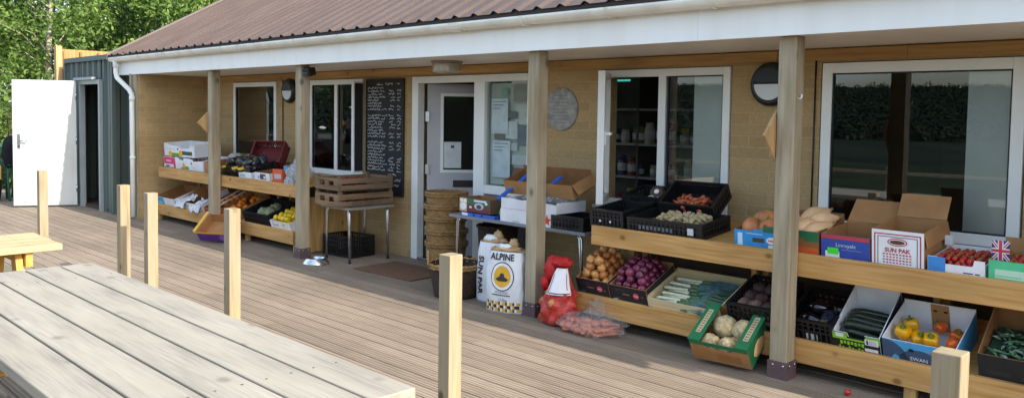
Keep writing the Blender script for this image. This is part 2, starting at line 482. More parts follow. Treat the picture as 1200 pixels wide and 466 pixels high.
lw = leaf_mat('woodland_crowns', '#10180d', '#1a2714', '#2b3b20')
g = MB(); rw = random.Random(77)
def hill_z(rad):
    for (r0, z0), (r1, z1) in zip(RR, RR[1:]):
        if r0 <= rad <= r1: return z0+(z1-z0)*(rad-r0)/(r1-r0)
    return 0
for i in range(8000):
    near = i % 2 == 0
    rad = (75+110*rw.random()) if near else (150+330*math.sqrt(rw.random())*.995); a = R(rw.uniform(198, 268)); x, y = rad*math.cos(a), rad*math.sin(a)
    if rad > 260 and noise.noise(Vector((x*.012, y*.012, 8))) > .36: continue
    r = rw.uniform(.35, .7)*(1+rad/90) if near else rw.uniform(1.3, 3.0)
    base = Vector((x, y, hill_z(rad)+r*.4)); k = g.mi(lw)
    for _ in range(34):
        d = Vector((rw.gauss(0, 1), rw.gauss(0, 1), rw.gauss(0, .9))).normalized()*r*rw.uniform(.45, 1.1); nn = (d.normalized()+Vector((rw.uniform(-.5, .5), rw.uniform(-.5, .5), .4))).normalized()
        a1 = nn.orthogonal().normalized()*r*rw.uniform(.13, .27); b1 = nn.cross(a1)*rw.uniform(.7, 1)
        f = g.bm.faces.new([g.bm.verts.new(base+d+q) for q in (a1, b1, -a1, -b1)]); f.material_index = k
tag(g.build('woodland', fix=False), kind='stuff')

# ------------------------------------------------------------------ the shop building
X0, X1, WY = -12.72, 0.0, 5.93
shop = thing('shop_building', 'long single-storey buff brick farm shop with brown sheet roof and open porch', 'building', (0, 0, 0))
OPEN = dict(a=(-11.79, -10.5, .86, 2.085), b=(-9.66, -8.42, .86, 2.085), d=(-7.46, -5.57, 0, 2.085), c=(-4.72, -3.39, .86, 2.085), r=(-2.66, -1.33, .86, 2.085))
g = MB(); x = X0; T = .24
for k in 'abdcr':
    a, b, z0, z1 = OPEN[k]
    g.box(x, a, WY, WY+T, -.1, 2.30, BRICK)
    g.box(a, b, WY, WY+T, z1, 2.30, BRICK)
    if z0 > 0: g.box(a, b, WY, WY+T, -.1, z0, BRICK)
    x = b
g.box(x, X1, WY, WY+T, -.1, 2.30, BRICK)
g.box(X0-.23, X0, 4.9, 13, -.1, 2.30, BRICK); g.box(X1, X1+.23, 4.9, 13, -.1, 2.30, BRICK)
g.box(X0, X1, 12.8, 13, -.1, 2.30, BRICK)
for xx in (X0-.23, X1):
    g.prism([(4.9, 2.30), (13.2, 2.30), (9.05, 4.62)], (xx+.23, 0, 0), (0, 1, 0), (0, 0, 1), (1, 0, 0), .23, BRICK)
g.build('brick_wall', shop)
g = MB(); g.box(X0-.29, X0+.0-.232, 4.86, 4.98, -.05, 2.2, POSTW); g.box(X0-.2, X0-.06, 4.878, 4.899, -.02, 2.19, POSTW)
g.build('corner_board', shop)
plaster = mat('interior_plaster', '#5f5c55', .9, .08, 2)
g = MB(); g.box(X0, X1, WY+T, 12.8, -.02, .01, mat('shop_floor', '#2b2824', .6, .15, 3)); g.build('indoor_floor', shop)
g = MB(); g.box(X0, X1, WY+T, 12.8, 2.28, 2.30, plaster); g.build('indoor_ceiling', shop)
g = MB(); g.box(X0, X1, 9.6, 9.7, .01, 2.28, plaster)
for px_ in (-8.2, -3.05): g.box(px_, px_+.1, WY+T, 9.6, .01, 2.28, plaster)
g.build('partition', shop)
# wall plate, soffit, fascia, gutter
g = MB(); xs = [X0+.002, -10.9, -8.9, -6.9, -5.95, -3.0, -2.05, -.002]
for i, (a, b) in enumerate(zip(xs, xs[1:])): g.box(a+.002, b-.002, WY-.03+.004*(i % 2), WY-.002, 2.1, 2.179, BEAMW)
g.build('wall_plate', shop)
sm, nt, bs = nodes('soffit_boards')
tc = N(nt, 'ShaderNodeTexCoord'); sx = N(nt, 'ShaderNodeSeparateXYZ'); nt.links.new(tc.outputs['Object'], sx.inputs[0])
ml = N(nt, 'ShaderNodeMath', operation='MULTIPLY'); ml.inputs[1].default_value = 10; nt.links.new(sx.outputs[1], ml.inputs[0])
fr = N(nt, 'ShaderNodeMath', operation='FRACT'); nt.links.new(ml.outputs[0], fr.inputs[0])
nn = N(nt, 'ShaderNodeTexNoise'); nn.inputs['Scale'].default_value = 1.5; nn.inputs['Detail'].default_value = 4; nt.links.new(tc.outputs['Object'], nn.inputs[0])
cc = ramp(nt, fr.outputs[0], [(0, lin('#a39b8c')), (.06, lin(SOFFIT_C)), (.95, lin(SOFFIT_C)), (1, lin('#a39b8c'))])
cc = mixc(nt, .5, cc, ramp(nt, nn.outputs[0], [(.35, (.86, .84, .8)), (.65, (1.04, 1.04, 1.04))]), 'MULTIPLY')
nt.links.new(cc, bs.inputs['Base Color']); bs.inputs['Roughness'].default_value = .4
g = MB(); g.box(-13.4, .46, 4.887, WY+.1, 2.19, 2.2, sm); g.box(-13.4, X0-.232, WY+.1, 13, 2.19, 2.2, sm); g.build('soffit', shop)
g = MB()
for a, b in ((-13.42, -7.9), (-7.9, -3.05), (-3.05, .48)): g.box(a+.001, b-.001, 4.862, 4.885, 2.185, 2.40, FASCIA)
g.box(-13.44, -13.421, 4.862, 6.4, 2.185, 2.42, FASCIA); g.box(.481, .5, 4.862, 6.4, 2.185, 2.42, FASCIA)
g.build('fascia', shop)
gut = MB(); n = 10
prof = []
for i in range(n+1):
    a = math.pi*i/n; prof.append((4.79+.062*math.cos(a+math.pi), 2.452-.068*math.sin(a)))
inner = [(4.79+.056*math.cos(math.pi*i/n+math.pi), 2.452-.062*math.sin(math.pi*i/n)) for i in range(n+1)][::-1]
ring = prof+inner
A = [gut.bm.verts.new((-13.54, y, z)) for y, z in ring]; B = [gut.bm.verts.new((.5, y, z)) for y, z in ring]
k = gut.mi(GUTTER); L = len(ring)
for i in range(L):
    f = gut.bm.faces.new([A[i], A[(i+1) % L], B[(i+1) % L], B[i]]); f.material_index = k; f.smooth = True
for xx in (-13.54, .498): gut.prism([(y, z) for y, z in prof], (xx+.002, 0, 0), (0, 1, 0), (0, 0, 1), (1, 0, 0), .004, GUTTER)
go = gut.build('gutter', shop)
def clip(xc, w):
    P = [(4.79+.067*math.cos(math.pi*i/8+math.pi), 2.45-.074*math.sin(math.pi*i/8)) for i in range(9)]
    Q = [(4.79+.0635*math.cos(math.pi*i/8+math.pi), 2.45-.0695*math.sin(math.pi*i/8)) for i in range(9)][::-1]
    for (y, z), (y2, z2), (y3, z3), (y4, z4) in zip(P, P[1:], Q[::-1][1:], Q[::-1]):
        g.prism([(y, z), (y2, z2), (y3, z3), (y4, z4)], (xc+w/2, 0, 0), (0, 1, 0), (0, 0, 1), (1, 0, 0), w, GUTTER)
    g.box(xc-w/2, xc+w/2, 4.848, 4.861, 2.38, 2.462, GUTTER)
xx = -13.2
while xx < .4:
    g = MB(); clip(xx, .028); g.build('gutter_bracket', go); xx += .86
for xx in (-9.3, -5.4, -1.8):
    g = MB(); clip(xx, .09); g.build('gutter_joint', go)
g = MB()
g.tube([(-13.36, 4.79, 2.40), (-13.36, 4.79, 2.22), (-13.31, 4.79, 2.14), (-12.90, 4.82, 1.95), (-12.84, 4.83, 1.88), (-12.84, 4.835, .03)], .036, UPVC, 14)
g.tube([(-13.36, 4.79, 2.41), (-13.36, 4.79, 2.30)], .045, UPVC, 14); g.tube([(-12.84, 4.833, 1.86), (-12.84, 4.833, 1.78)], .041, UPVC, 14)
g.tube([(-12.84, 4.835, .95), (-12.84, 4.835, .91)], .042, UPVC, 14)
g.build('downpipe', go)
# roof of box-profile sheet
roofm, nt, bs = nodes('brown_roof_sheet')
mp = mapped(nt, (1, .18, .18), rnd=False)
n1 = N(nt, 'ShaderNodeTexNoise'); n1.inputs['Scale'].default_value = 9; n1.inputs['Detail'].default_value = 6; nt.links.new(mp.outputs[0], n1.inputs[0])
n2 = N(nt, 'ShaderNodeTexNoise'); n2.inputs['Scale'].default_value = 60; n2.inputs['Detail'].default_value = 4; nt.links.new(N(nt, 'ShaderNodeTexCoord').outputs['Object'], n2.inputs[0])
c_ = ramp(nt, n1.outputs[0], [(.3, lin('#54463f')), (.7, lin('#61524a'))])
c_ = mixc(nt, .6, c_, ramp(nt, n2.outputs[0], [(.35, (.82, .82, .82)), (.65, (1.1, 1.1, 1.1))]), 'MULTIPLY')
nt.links.new(c_, bs.inputs['Base Color']); bs.inputs['Roughness'].default_value = .55; bs.inputs['Specular IOR Level'].default_value = .35
PR = R(28.9); ey, ez = 4.725, 2.485; ry = 9.1; rz = ez+(ry-ey)*math.tan(PR)
nrm = Vector((0, -math.sin(PR), math.cos(PR)))
prof = []; x = -13.52
while x < .5:
    prof += [(x, 0), (x+.150, 0), (x+.185, .024), (x+.205, .024)]; x += .241
prof.append((x, 0))
g = MB(); k = g.mi(roofm)
def sheet(sign):
    e = (ey, ez) if sign > 0 else (2*ry-ey, ez)
    nn_ = nrm if sign > 0 else Vector((0, math.sin(PR), math.cos(PR)))
    A = [g.bm.verts.new(Vector((x, e[0], e[1]))+nn_*h) for x, h in prof]; B = [g.bm.verts.new(Vector((x, ry, rz))+nn_*h) for x, h in prof]
    for i in range(len(prof)-1):
        f = g.bm.faces.new([A[i], A[i+1], B[i+1], B[i]]); f.material_index = k
sheet(1); sheet(-1)
ro = g.build('roof', shop)
so_ = ro.modifiers.new('thick', 'SOLIDIFY'); so_.thickness = .004; so_.offset = -1
g = MB(); dkm = mat('eaves_filler', '#3a3431', .8, .1, 6)
g.box(-13.50, .5, ey+.012, ey+.04, ez-.035, ez-.002, dkm)
x = -13.52
while x < .5:
    g.prism([(x+.152, 0), (x+.186, .021), (x+.204, .021), (x+.239, 0)], (0, ey+.014, ez-.002), (1, 0, 0), (0, 0, 1), (0, -1, 0), .02, dkm); x += .241
g.build('eaves_filler', ro)
g = MB(); g.box(-13.48, .46, ey+.30, ey+.32, 2.21, 2.62, dkm); g.build('eaves_board', ro)
vm = mat('verge_trim', '#6e625c', .5, .08, 5)
for sx_ in (-13.54, .5):
    g = MB(); g.prism([(ey-.01, ez-.07), (ey-.01, ez+.03), (ry, rz+.035), (ry, rz-.065)], (sx_+.02, 0, 0), (0, 1, 0), (0, 0, 1), (1, 0, 0), .04, vm); g.build('verge', ro)
# posts
for px_ in (-10.52, -8.325, -4.69, -2.495):
    g = MB(); g.box(px_, px_+.118, 4.93, 5.048, .02, 2.188, POSTW)
    p = g.build('post', shop, .006)
    sh = mat('steel_post_shoe', '#5d4b4d', .55, .12, 20)
    g = MB(); a, b, c0, c1 = px_-.008, px_+.126, 4.922, 5.056
    for q in ((a, b, c0, c0+.006), (a, b, c1-.006, c1), (a, a+.006, c0+.0062, c1-.0062), (b-.006, b, c0+.0062, c1-.0062)): g.box(*q, .0, .115, sh)
    for dx in (.03, .1):
        g.lathe([(.009, 0), (.009, .004), (.004, .007)], STEEL, 8, (px_+dx, c0, .09), Matrix.Rotation(R(90), 4, 'X'))
        g.lathe([(.009, 0), (.009, .004), (.004, .007)], STEEL, 8, (b, 4.93+dx, .09), Matrix.Rotation(R(90), 4, 'Y'))
    g.build('post_shoe', p)

g = MB(); g.tube([(-10.33, WY-.008, 2.1), (-10.33, WY-.008, .98), (-10.30, WY-.008, .95), (-10.16, WY-.008, .95)], .007, BLACKP, 6); g.build('cable', shop)
g = MB(); g.tube([(-2.70, WY-.008, 2.1), (-2.70, WY-.008, .80)], .006, BLACKP, 6); g.build('cable', shop)
g = MB(); g.tube([(-2.378, 4.97, 1.80), (-2.36, 4.97, 1.795), (-2.352, 4.97, 1.805), (-2.352, 4.97, 1.825)], .005, UPVC, 6); g.build('cup_hook', shop)
# ------------------------------------------------------------------ windows and door
def frame_boxes(g, x0, x1, z0, z1, w, y0, y1, m, mull=()):
    g.box(x0, x0+w, y0, y1, z0, z1, m); g.box(x1-w, x1, y0, y1, z0, z1, m)
    g.box(x0+w, x1-w, y0, y1, z1-w, z1, m); g.box(x0+w, x1-w, y0, y1, z0, z0+w, m)
    for c, mw_ in mull: g.box(c-mw_/2, c+mw_/2, y0, y1, z0+w, z1-w, m)
gasket = mat('black_gasket', '#22242a', .6, .05, 5)
def window(k, mull=(), panes=None, w=.065, sill=True):
    x0, x1, z0, z1 = OPEN[k]
    g = MB(); frame_boxes(g, x0+.012, x1-.012, z0+.004, z1-.006, w, WY-.012, WY+.05, UPVC, mull)
    fo = g.build('window', shop, .004)
    if panes is None: panes = [(x0+w, x1-w)]
    for a, b in panes:
        g = MB(); g.face([(a+.008, WY+.012, z0+w+.006), (b-.008, WY+.012, z0+w+.006), (b-.008, WY+.012, z1-w-.01), (a+.008, WY+.012, z1-w-.01)], GLASS); g.build('pane', fo, fix=False)
        g = MB(); frame_boxes(g, a+.010, b-.010, z0+w+.002, z1-w-.004, .012, WY-.002, WY+.02, gasket); g.build('gasket', fo)
    if sill:
        g = MB(); g.box(x0-.03, x1+.03, WY-.06, WY-.013, z0-.03, z0+.002, UPVC); g.build('sill', fo, .004)
    return fo
window('a', (), None)
wb = window('b', (( -9.02, .06),), [(-9.6, -9.05), (-8.99, -8.48)])
wr = window('r', (), None, .075)
wc = window('c', ((-4.05, .075),), [(-4.01, -3.455)])
# the outward opened casement of the middle window
L_ = .60; ang = R(-57)
g = MB()
for q in ((0, .055, 0, .06, 0, 1.12), (L_-.055, L_, 0, .06, 0, 1.12), (.055, L_-.055, 0, .06, 0, .055), (.055, L_-.055, 0, .06, 1.065, 1.12)): g.box(*q, UPVC)
sa = g.build('sash', wc, .004, (-4.655, WY-.03, .925), (0, 0, ang))
g = MB(); g.face([(.055, .02, .055), (L_-.055, .02, .055), (L_-.055, .02, 1.065), (.055, .02, 1.065)], GLASS); g.build('pane', wc, 0, (-4.655, WY-.03, .925), (0, 0, ang))
g = MB(); g.box(L_-.045, L_-.02, .06, .075, .5, .62, UPVC); g.box(L_-.043, L_-.022, .075, .1, .585, .605, UPVC); g.box(L_-.16, L_-.022, .1, .115, .583, .607, UPVC)
g.build('handle', wc, 0, (-4.655, WY-.03, .925), (0, 0, ang))
# partly opened casement at the right of the left-hand middle window
g = MB(); g.box(0, .05, -.14, 0, .93, 2.04, UPVC); g.box(.052, .06, -.13, -.01, .95, 2.02, gasket); g.build('sash', wb, .004, (-8.46, WY-.013, 0))

# door with side light
dx0, dx1, dz1 = -7.455, -5.575, 2.08
g = MB()
g.box(dx0, dx0+.11, WY-.015, WY+.08, 0, dz1, UPVC); g.box(dx1-.06, dx1, WY-.015, WY+.08, 0, dz1, UPVC)
g.box(dx0+.11, dx1-.06, WY-.015, WY+.08, dz1-.075, dz1, UPVC); g.box(-6.41, -6.25, WY-.015, WY+.08, 0, dz1-.075, UPVC)
g.box(-6.25, dx1-.06, WY-.015, WY+.08, .84, .93, UPVC); g.box(-6.25, dx1-.06, WY-.015, WY+.08, 0, .09, UPVC)
g.box(dx0+.11, -6.41, WY-.015, WY+.08, -.01, .025, STEEL)
df = g.build('door_frame', shop, .004)
g = MB(); g.face([(-6.24, WY+.02, .935), (dx1-.07, WY+.02, .935), (dx1-.07, WY+.02, dz1-.08), (-6.24, WY+.02, dz1-.08)], glass_mat('door_glass', '#e6ecec', 1.35)); g.build('pane', df)
g = MB(); g.box(-6.24, dx1-.07, WY+.02, WY+.03, .095, .835, mat('grey_panel', '#7e858d', .4, .05, 3)); g.build('lower_panel', df)
doorm = mat('grey_door_leaf', '#b4b5bb', .4, .05, 3)
dr = MB(); DW, DH = .86, 1.98; ha = R(50)
dr.box(0, .165, 0, .045, 0, DH, doorm); dr.box(DW-.12, DW, 0, .045, 0, DH, doorm)
dr.box(.165, DW-.12, 0, .045, 0, .98, doorm); dr.box(.165, DW-.12, 0, .045, 1.86, DH, doorm)
for q in ((.15, .185, -.008, 0, .965, 1.875), (DW-.14, DW-.105, -.008, 0, .965, 1.875), (.185, DW-.14, -.008, 0, .965, 1.0), (.185, DW-.14, -.008, 0, 1.84, 1.875)): dr.box(*q, UPVC)
dd = dr.build('door', shop, 0, (-7.315, WY+.10, .025), (0, 0, ha))
g = MB(); g.face([(.165, .018, .98), (DW-.12, .018, .98), (DW-.12, .018, 1.86), (.165, .018, 1.86)], glass_mat('door_glass', '#e6ecec', 1.35)); g.build('pane', dd)
g = MB(); g.box(.30, .62, -.012, 0, .80, .88, mat('letterbox_black', '#17181a', .35, .1, 9)); g.box(.31, .61, -.016, -.012, .81, .845, mat('letterbox_black', '#17181a')); g.build('letterbox', dd)
for z in (.25, .95, 1.55):
    g = MB(); g.box(-.02, .02, -.03, 0, z, z+.11, STEEL); g.build('hinge', dd)

# ------------------------------------------------------------------ things fixed to the front wall
def bulkhead(x, z, label):
    t = thing('wall_lamp', label, 'lamp', (x, WY, z), (R(90), 0, 0), 'black round lamps on the brick wall')
    bk = mat('lamp_black', '#121316', .35, .1, 9)
    g = MB(); g.lathe([(.155, .0), (.168, .01), (.168, .04), (.155, .065), (.125, .075), (.12, .06), (.12, .055)], bk, 36)
    g.prism([(.128*math.cos(R(a)), .128*math.sin(R(a))) for a in range(4, 177, 8)], (0, 0, .082), (1, 0, 0), (0, 1, 0), (0, 0, 1), .03, bk)
    g.build('housing', t)
    g = MB(); g.prism([(.122*math.cos(R(a)), .122*math.sin(R(a))) for a in range(180, 361, 9)], (0, 0, .072), (1, 0, 0), (0, 1, 0), (0, 0, 1), .02, mat('lamp_diffuser', '#d5d9dc', .3, .03, 5))
    g.build('diffuser', t)
bulkhead(-3.04, 1.93, 'round black bulkhead lamp on the brick beside the large right window, half behind a post')
bulkhead(-10.12, 1.945, 'round black bulkhead lamp on the brick right of the leftmost window')
g = MB(); pm = mat('grey_plaque', '#a3a39c', .6, .22, 16, bumpy=.5, bscale=60)
g.lathe([(.205, 0), (.205, .012), (.196, .022), (.0, .024)], pm, 40)
for i in range(9):
    zz = -.13+i*.032; ww = math.sqrt(max(0, .165**2-zz**2))
    if i in (3, 4, 5): ww *= .8
    g.box(-ww*.75, ww*.75, zz, zz+.007, .023, .026, mat('plaque_relief', '#7f8384', .6, .1, 30))
tag(g.build('wall_plaque', None, 0, (-5.19, WY, 1.725), (R(90), 0, 0)), 'round grey metal plaque on the brick between doorway and open window', 'plaque')
# chalkboard
t = thing('chalkboard', 'tall black chalkboard with lines of white handwriting on the brick left of the doorway', 'chalkboard', (-7.97, WY, 0))
g = MB(); g.box(-.355, .355, -.02, -.002, .70, 2.055, mat('chalkboard_black', '#1b1d1f', .7, .2, 4)); g.build('board', t)
g = MB(); bw = mat('chalkboard_edge', '#2a2723', .7, .1, 4)
for q in ((-.37, -.3555, -.026, -.001, .69, 2.065), (.3555, .37, -.026, -.001, .69, 2.065), (-.355, .355, -.026, -.001, 2.0555, 2.068), (-.355, .355, -.026, -.001, .687, .6995)): g.box(*q, bw)
g.build('frame', t)
g = MB(); ck = mat('chalk_white', '#d9dcdc', .9, .15, 40); rn = random.Random(5)
def scrawl(x, z, wd, h):
    n = max(5, int(wd/.009)); pts = []
    for i in range(n):
        pts.append((x+wd*i/(n-1)+rn.uniform(-.003, .003), -.0225, z+rn.choice((0, .35, .6, 1, .15))*h+rn.uniform(-.003, .003)))
    g.tube(pts, .0036, ck, 4, False)
zz = 1.985; row = 0
scrawl(-.15, 1.99, .12, .03); scrawl(.02, 1.99, .14, .03); scrawl(.24, 2.0, .06, .02)
while zz > 1.0:
    zz -= .036; row += 1
    if row in (9, 18): continue
    w1 = rn.uniform(.18, .28); scrawl(-.33, zz, w1, .022)
    if row not in (5, 6, 7): scrawl(-.33+w1+.02, zz, rn.uniform(.06, .12), .02)
    if rn.random() < .85: scrawl(.10+rn.uniform(-.02, .04), zz, rn.uniform(.07, .11), .022); scrawl(.25, zz, rn.uniform(.05, .08), .022)
scrawl(.1, .93, .14, .02); scrawl(.2, .86, .12, .04); scrawl(.2, .80, .1, .03)
g.build('handwriting', t)
# camera box on a post, soffit light, diamond boards
t = thing('security_light', 'small black flood light at the top of the post by the stacked wooden crates', 'light', (-8.2, 4.99, 2.1))
g = MB(); g.box(-.005, .03, -.03, .03, -.02, .06, BLACKP); g.build('bracket', t)
g = MB(); g.cbox((.085, -.01, .01), (.11, .1, .09), BLACKP, (R(15), 0, R(10))); g.cbox((.085, -.05, -.02), (.085, .03, .05), mat('dark_lens', '#2b2e33', .15, .05, 3), (R(15), 0, R(10))); g.build('housing', t, .008)
t = thing('porch_light', 'square-ribbed glass porch light under the soffit in front of the doorway', 'light', (-6.28, 5.42, 2.19))
g = MB(); g.lathe([(.16, 0), (.16, -.018), (.145, -.026)], mat('lamp_base', '#8c8579', .5, .1, 9), 26); g.build('base', t)
g = MB()
prof = [(.142, -.026)]
for i in range(5): prof += [(.148, -.034-i*.016), (.138, -.042-i*.016)]
prof += [(.12, -.115), (.02, -.12)]
g.lathe(prof, mat('ribbed_glass', '#b9b2a0', .15, .1, 20, spec=.8), 26); g.build('glass_shade', t)
def diamond(x, z, label):
    g = MB(); m = wood('plywood_square', '#b99a70', '#9a7a50', 'Z', 40, .3, .65)
    s_ = .165
    g.prism([(-s_, 0), (0, -s_), (s_, 0), (0, s_)], (0, 0, 0), (0, 1, 0), (0, 0, 1), (1, 0, 0), .02, m)
    tag(g.build('plywood_diamond', None, .002, (x, 4.955, z)), label, 'sign', 'plywood diamonds on the posts')
diamond(-2.50, 1.56, 'plywood square hung cornerwise on the side of the post beside the big right window')
diamond(-10.522, 1.50, 'plywood square hung cornerwise on the side of the far left porch post')
# papers stuck inside the side light
PAPERS = [(-6.17, 1.02, .26, .38, '#eef2f4'), (-6.19, 1.47, .24, .36, '#f0f2f2'), (-6.05, 1.86, .1, .08, '#a9c4b8'), (-5.98, 1.63, .16, .07, '#8e8f8b'), (-5.88, 1.80, .2, .17, '#b8b1a6'), (-5.99, 1.42, .17, .18, '#eceeea'),
          (-6.02, 1.30, .2, .08, '#dfe2e2'), (-5.83, 1.36, .14, .2, '#8f979b'), (-6.16, 1.41, .2, .06, '#9a948b'), (-5.9, 1.16, .22, .1, '#e8eaea'), (-5.99, 1.02, .1, .14, '#788088'), (-5.88, .96, .2, .17, '#b07a6c'), (-5.87, 1.57, .2, .2, '#ecebdf'), (-5.93, 1.98, .22, .05, '#e6e8e0')]
words = ['small blue-white', 'large white', 'small pale green', 'narrow grey', 'wide fawn', 'square cream', 'narrow bright white', 'tall grey', 'narrow brown', 'wide pale', 'small slate grey', 'reddish', 'square ivory', 'thin strip']
where = ['at the lower left corner', 'on the left at middle height', 'near the top', 'at the centre', 'at upper right', 'below the centre', 'under the centre', 'on the right edge', 'on the left below the middle', 'low on the right', 'at the bottom centre', 'in the bottom right corner', 'right of the centre', 'along the top edge']
for ni, ((x, z, a, b, c_), q, wh) in enumerate(zip(PAPERS, words, where)):
    nd = .0022*ni
    g = MB(); g.box(x, x+a, WY+.034+nd, WY+.035+nd, z, z+b, col(c_, .8))
    if a > .22 and b > .3:
        for i in range(3): g.box(x+.02, x+a-.03-.04*(i % 3), WY+.033+nd, WY+.0338+nd, z+b-.035-i*.035, z+b-.028-i*.035, col('#8a9095', .8))
    tag(g.build('notice'), '%s paper notice stuck inside the side light %s' % (q, wh), 'notice', 'notices in the side light')
g = MB(); g.box(-6.23, dx1-.08, WY+.07, WY+.075, .94, 1.99, mat('notice_backing', '#d3d7c9', .8, .1, 3)); tag(g.build('notice_board'), 'pale backing sheet behind the notices in the side light', 'notice board')
g = MB(); g.box(.19, .39, .0262, .028, 1.02, 1.32, col('#d4d8d9', .7)); g.box(.27, .31, .0252, .0262, 1.25, 1.28, col('#4a4a52'))
po = g.build('poster', None, 0, (-7.315, WY+.10, .025), (0, 0, ha)); po.location = (-7.315+.05*math.sin(ha), WY+.10-.05*math.cos(ha), .025)
tag(po, 'white paper poster on the glass of the grey open door', 'poster')
# vertical blinds inside
def blind(x0, x1, z0, z1, label):
    g = MB(); m = mat('blind_fabric', '#f3f6ee', .8, .05, 4); n = int((x1-x0)/.07)
    for i in range(n):
        xx = x0+(x1-x0)*(i+.5)/n
        g.cbox((xx, WY+.09, (z0+z1)/2), (.088, .003, z1-z0), m, (0, 0, R(12)))
    tag(g.build('vertical_blind'), label, 'blind')
blind(-3.78, -3.42, .9, 2.06, 'pale green vertical blind drawn to the right of the open casement window')
blind(-1.69, -1.38, .9, 2.06, 'pale green vertical blind at the right side of the big right window')
# ------------------------------------------------------------------ shipping container store at the left end
t = thing('shipping_container', 'dark green corrugated shipping container with a doorway at the end of the deck', 'container', (-15.82, 4.80, 0))
GREEN = grimy('container_green', '#475957', '#5c564a', .5, .5, 6)
def corr(g, length, z0, z1, o, u, n, m, pitch=.26, dep=.036):
    """trapezoid sheet along u from o, recess along -n"""
    o, u, n = Vector(o), Vector(u), Vector(n)
    pts = []; s_ = 0
    while s_ < length:
        for a, d in ((0, 0), (.07, 0), (.10, dep), (.20, dep), (.23, 0)):
            if s_+a <= length: pts.append((s_+a, d))
        s_ += pitch
    pts.append((length, 0))
    k = g.mi(m)
    A = [g.bm.verts.new(o+u*a-n*d+Vector((0, 0, z0))) for a, d in pts]; B = [g.bm.verts.new(o+u*a-n*d+Vector((0, 0, z1))) for a, d in pts]
    for i in range(len(pts)-1):
        f = g.bm.faces.new([A[i], A[i+1], B[i+1], B[i]]); f.material_index = k
g = MB()
corr(g, .78, .0, 2.44, (0, .03, 0), (1, 0, 0), (0, -1, 0), GREEN)
corr(g, .92, 2.13, 2.44, (.80, .03, 0), (1, 0, 0), (0, -1, 0), GREEN)
corr(g, .49, .0, 2.44, (1.76, .03, 0), (1, 0, 0), (0, -1, 0), GREEN, .24)
corr(g, 5.9, .0, 2.44, (2.27, .04, 0), (0, 1, 0), (1, 0, 0), GREEN)
corr(g, 5.9, .0, 2.44, (0.01, .04, 0), (0, 1, 0), (-1, 0, 0), GREEN)
g.box(.02, 2.25, 5.9, 5.95, 0, 2.44, GREEN)
g.build('corrugated_wall', t)
g = MB(); g.box(.02, 2.26, .02, 5.95, 2.47, 2.50, GREEN); g.box(0, 2.28, -.004, .06, 2.442, 2.52, GREEN); g.box(2.23, 2.285, .062, 5.95, 2.442, 2.515, GREEN); g.box(-.002, .05, .062, 5.95, 2.442, 2.515, GREEN); g.build('roof', t)
g = MB(); g.box(0, .06, -.01, .05, 0, 2.44, GREEN); g.box(2.22, 2.29, -.012, .05, 0, 2.44, GREEN); g.build('corner_post', t)
g = MB(); g.box(.03, 2.24, .05, 5.9, -.05, .05, mat('container_floor', '#4a3b2c', .8, .2, 6)); g.build('floor', t)
g = MB(); fm_ = mat('grey_door_frame', '#8e989c', .45, .06, 5)
for q in ((.79, .86, -.02, .06, 0, 2.13), (1.70, 1.765, -.02, .06, 0, 2.13), (.86, 1.70, -.02, .06, 2.06, 2.13), (.74, 1.62, -.09, -.021, 2.13, 2.17)): g.box(*q, fm_)
g.build('door_frame', t)
# open white door
da = math.atan2(-.85, -.45)
dm = grimy('white_steel_door', '#bfc3c0', '#8f8f86', .3, .45, 3)
g = MB(); g.box(0, .95, -.022, .022, .01, 2.10, dm); d = g.build('door', t, .003, (.80, -.06, .02), (0, 0, da))
g = MB(); fx = .86
g.box(fx-.022, fx+.022, .022, .03, .96, 1.20, STEEL); g.tube([(fx, .03, 1.09), (fx, .07, 1.09), (fx-.13, .075, 1.085)], .01, STEEL, 8); g.lathe([(.014, 0), (.014, .01)], BLACKP, 10, (fx, .028, 1.0), Matrix.Rotation(R(-90), 4, 'X'))
g.build('handle', d)
for z in (.3, 1.1, 1.85):
    g = MB(); g.tube([(.0, .03, z-.06), (.0, .03, z+.06)], .014, STEEL, 8); g.build('hinge', d)
# what stands inside it
t = thing('storage_rack', 'dark storage rack inside the container doorway', 'rack', (-15.0, 5.62, .05))
g = MB(); bl = mat('rack_blue', '#2b3f6e', .5, .1, 6); br = wood('rack_shelf_board', '#7c5b3a', '#5a3e25', 'X', 40, .3)
for x in (0, 1.1):
    for y in (0, .5): g.box(x, x+.05, y, y+.05, 0, 2.0, bl)
g.build('upright', t)
g = MB()
for z in (.45, .95, 1.45, 1.9): g.box(-.02, 1.17, -.02, .57, z, z+.03, br); g.box(-.02, 1.17, -.04, -.02, z-.05, z+.03, bl)
g.build('shelf', t)
for i, (x, z, c_, q) in enumerate(((.45, 1.48, '#c9c4ba', 'pale sack on the middle shelf of the container rack'), (.5, 1.93, '#bcb8b0', 'pale sack on the top shelf of the container rack'), (.5, .98, '#8a5c3a', 'brown sack on the lower shelf of the container rack'))):
    g = MB(); g.blob((0, 0, .11), (.22, .16, .12), mat('sack_'+c_[1:], c_, .8, .15, 8), .35, i, 16, 10, 2.6)
    tag(g.build('sack', None, 0, (-15.0+x, 5.82, .05+z)), q, 'sack', 'sacks in the container')
g = MB(); g.lathe([(.12, 0), (.15, .34), (.158, .345), (.158, .36), (.145, .36), (.142, .33), (.115, .02)], mat('pale_tub', '#b9c6d3', .4, .06, 6), 24)
tag(g.build('plastic_tub', None, 0, (-14.36, 5.15, .055)), 'pale blue plastic tub on the floor inside the container doorway', 'tub')
pw = wood('raw_plank', '#b58a55', '#8e6534', 'Z', 40, .4)
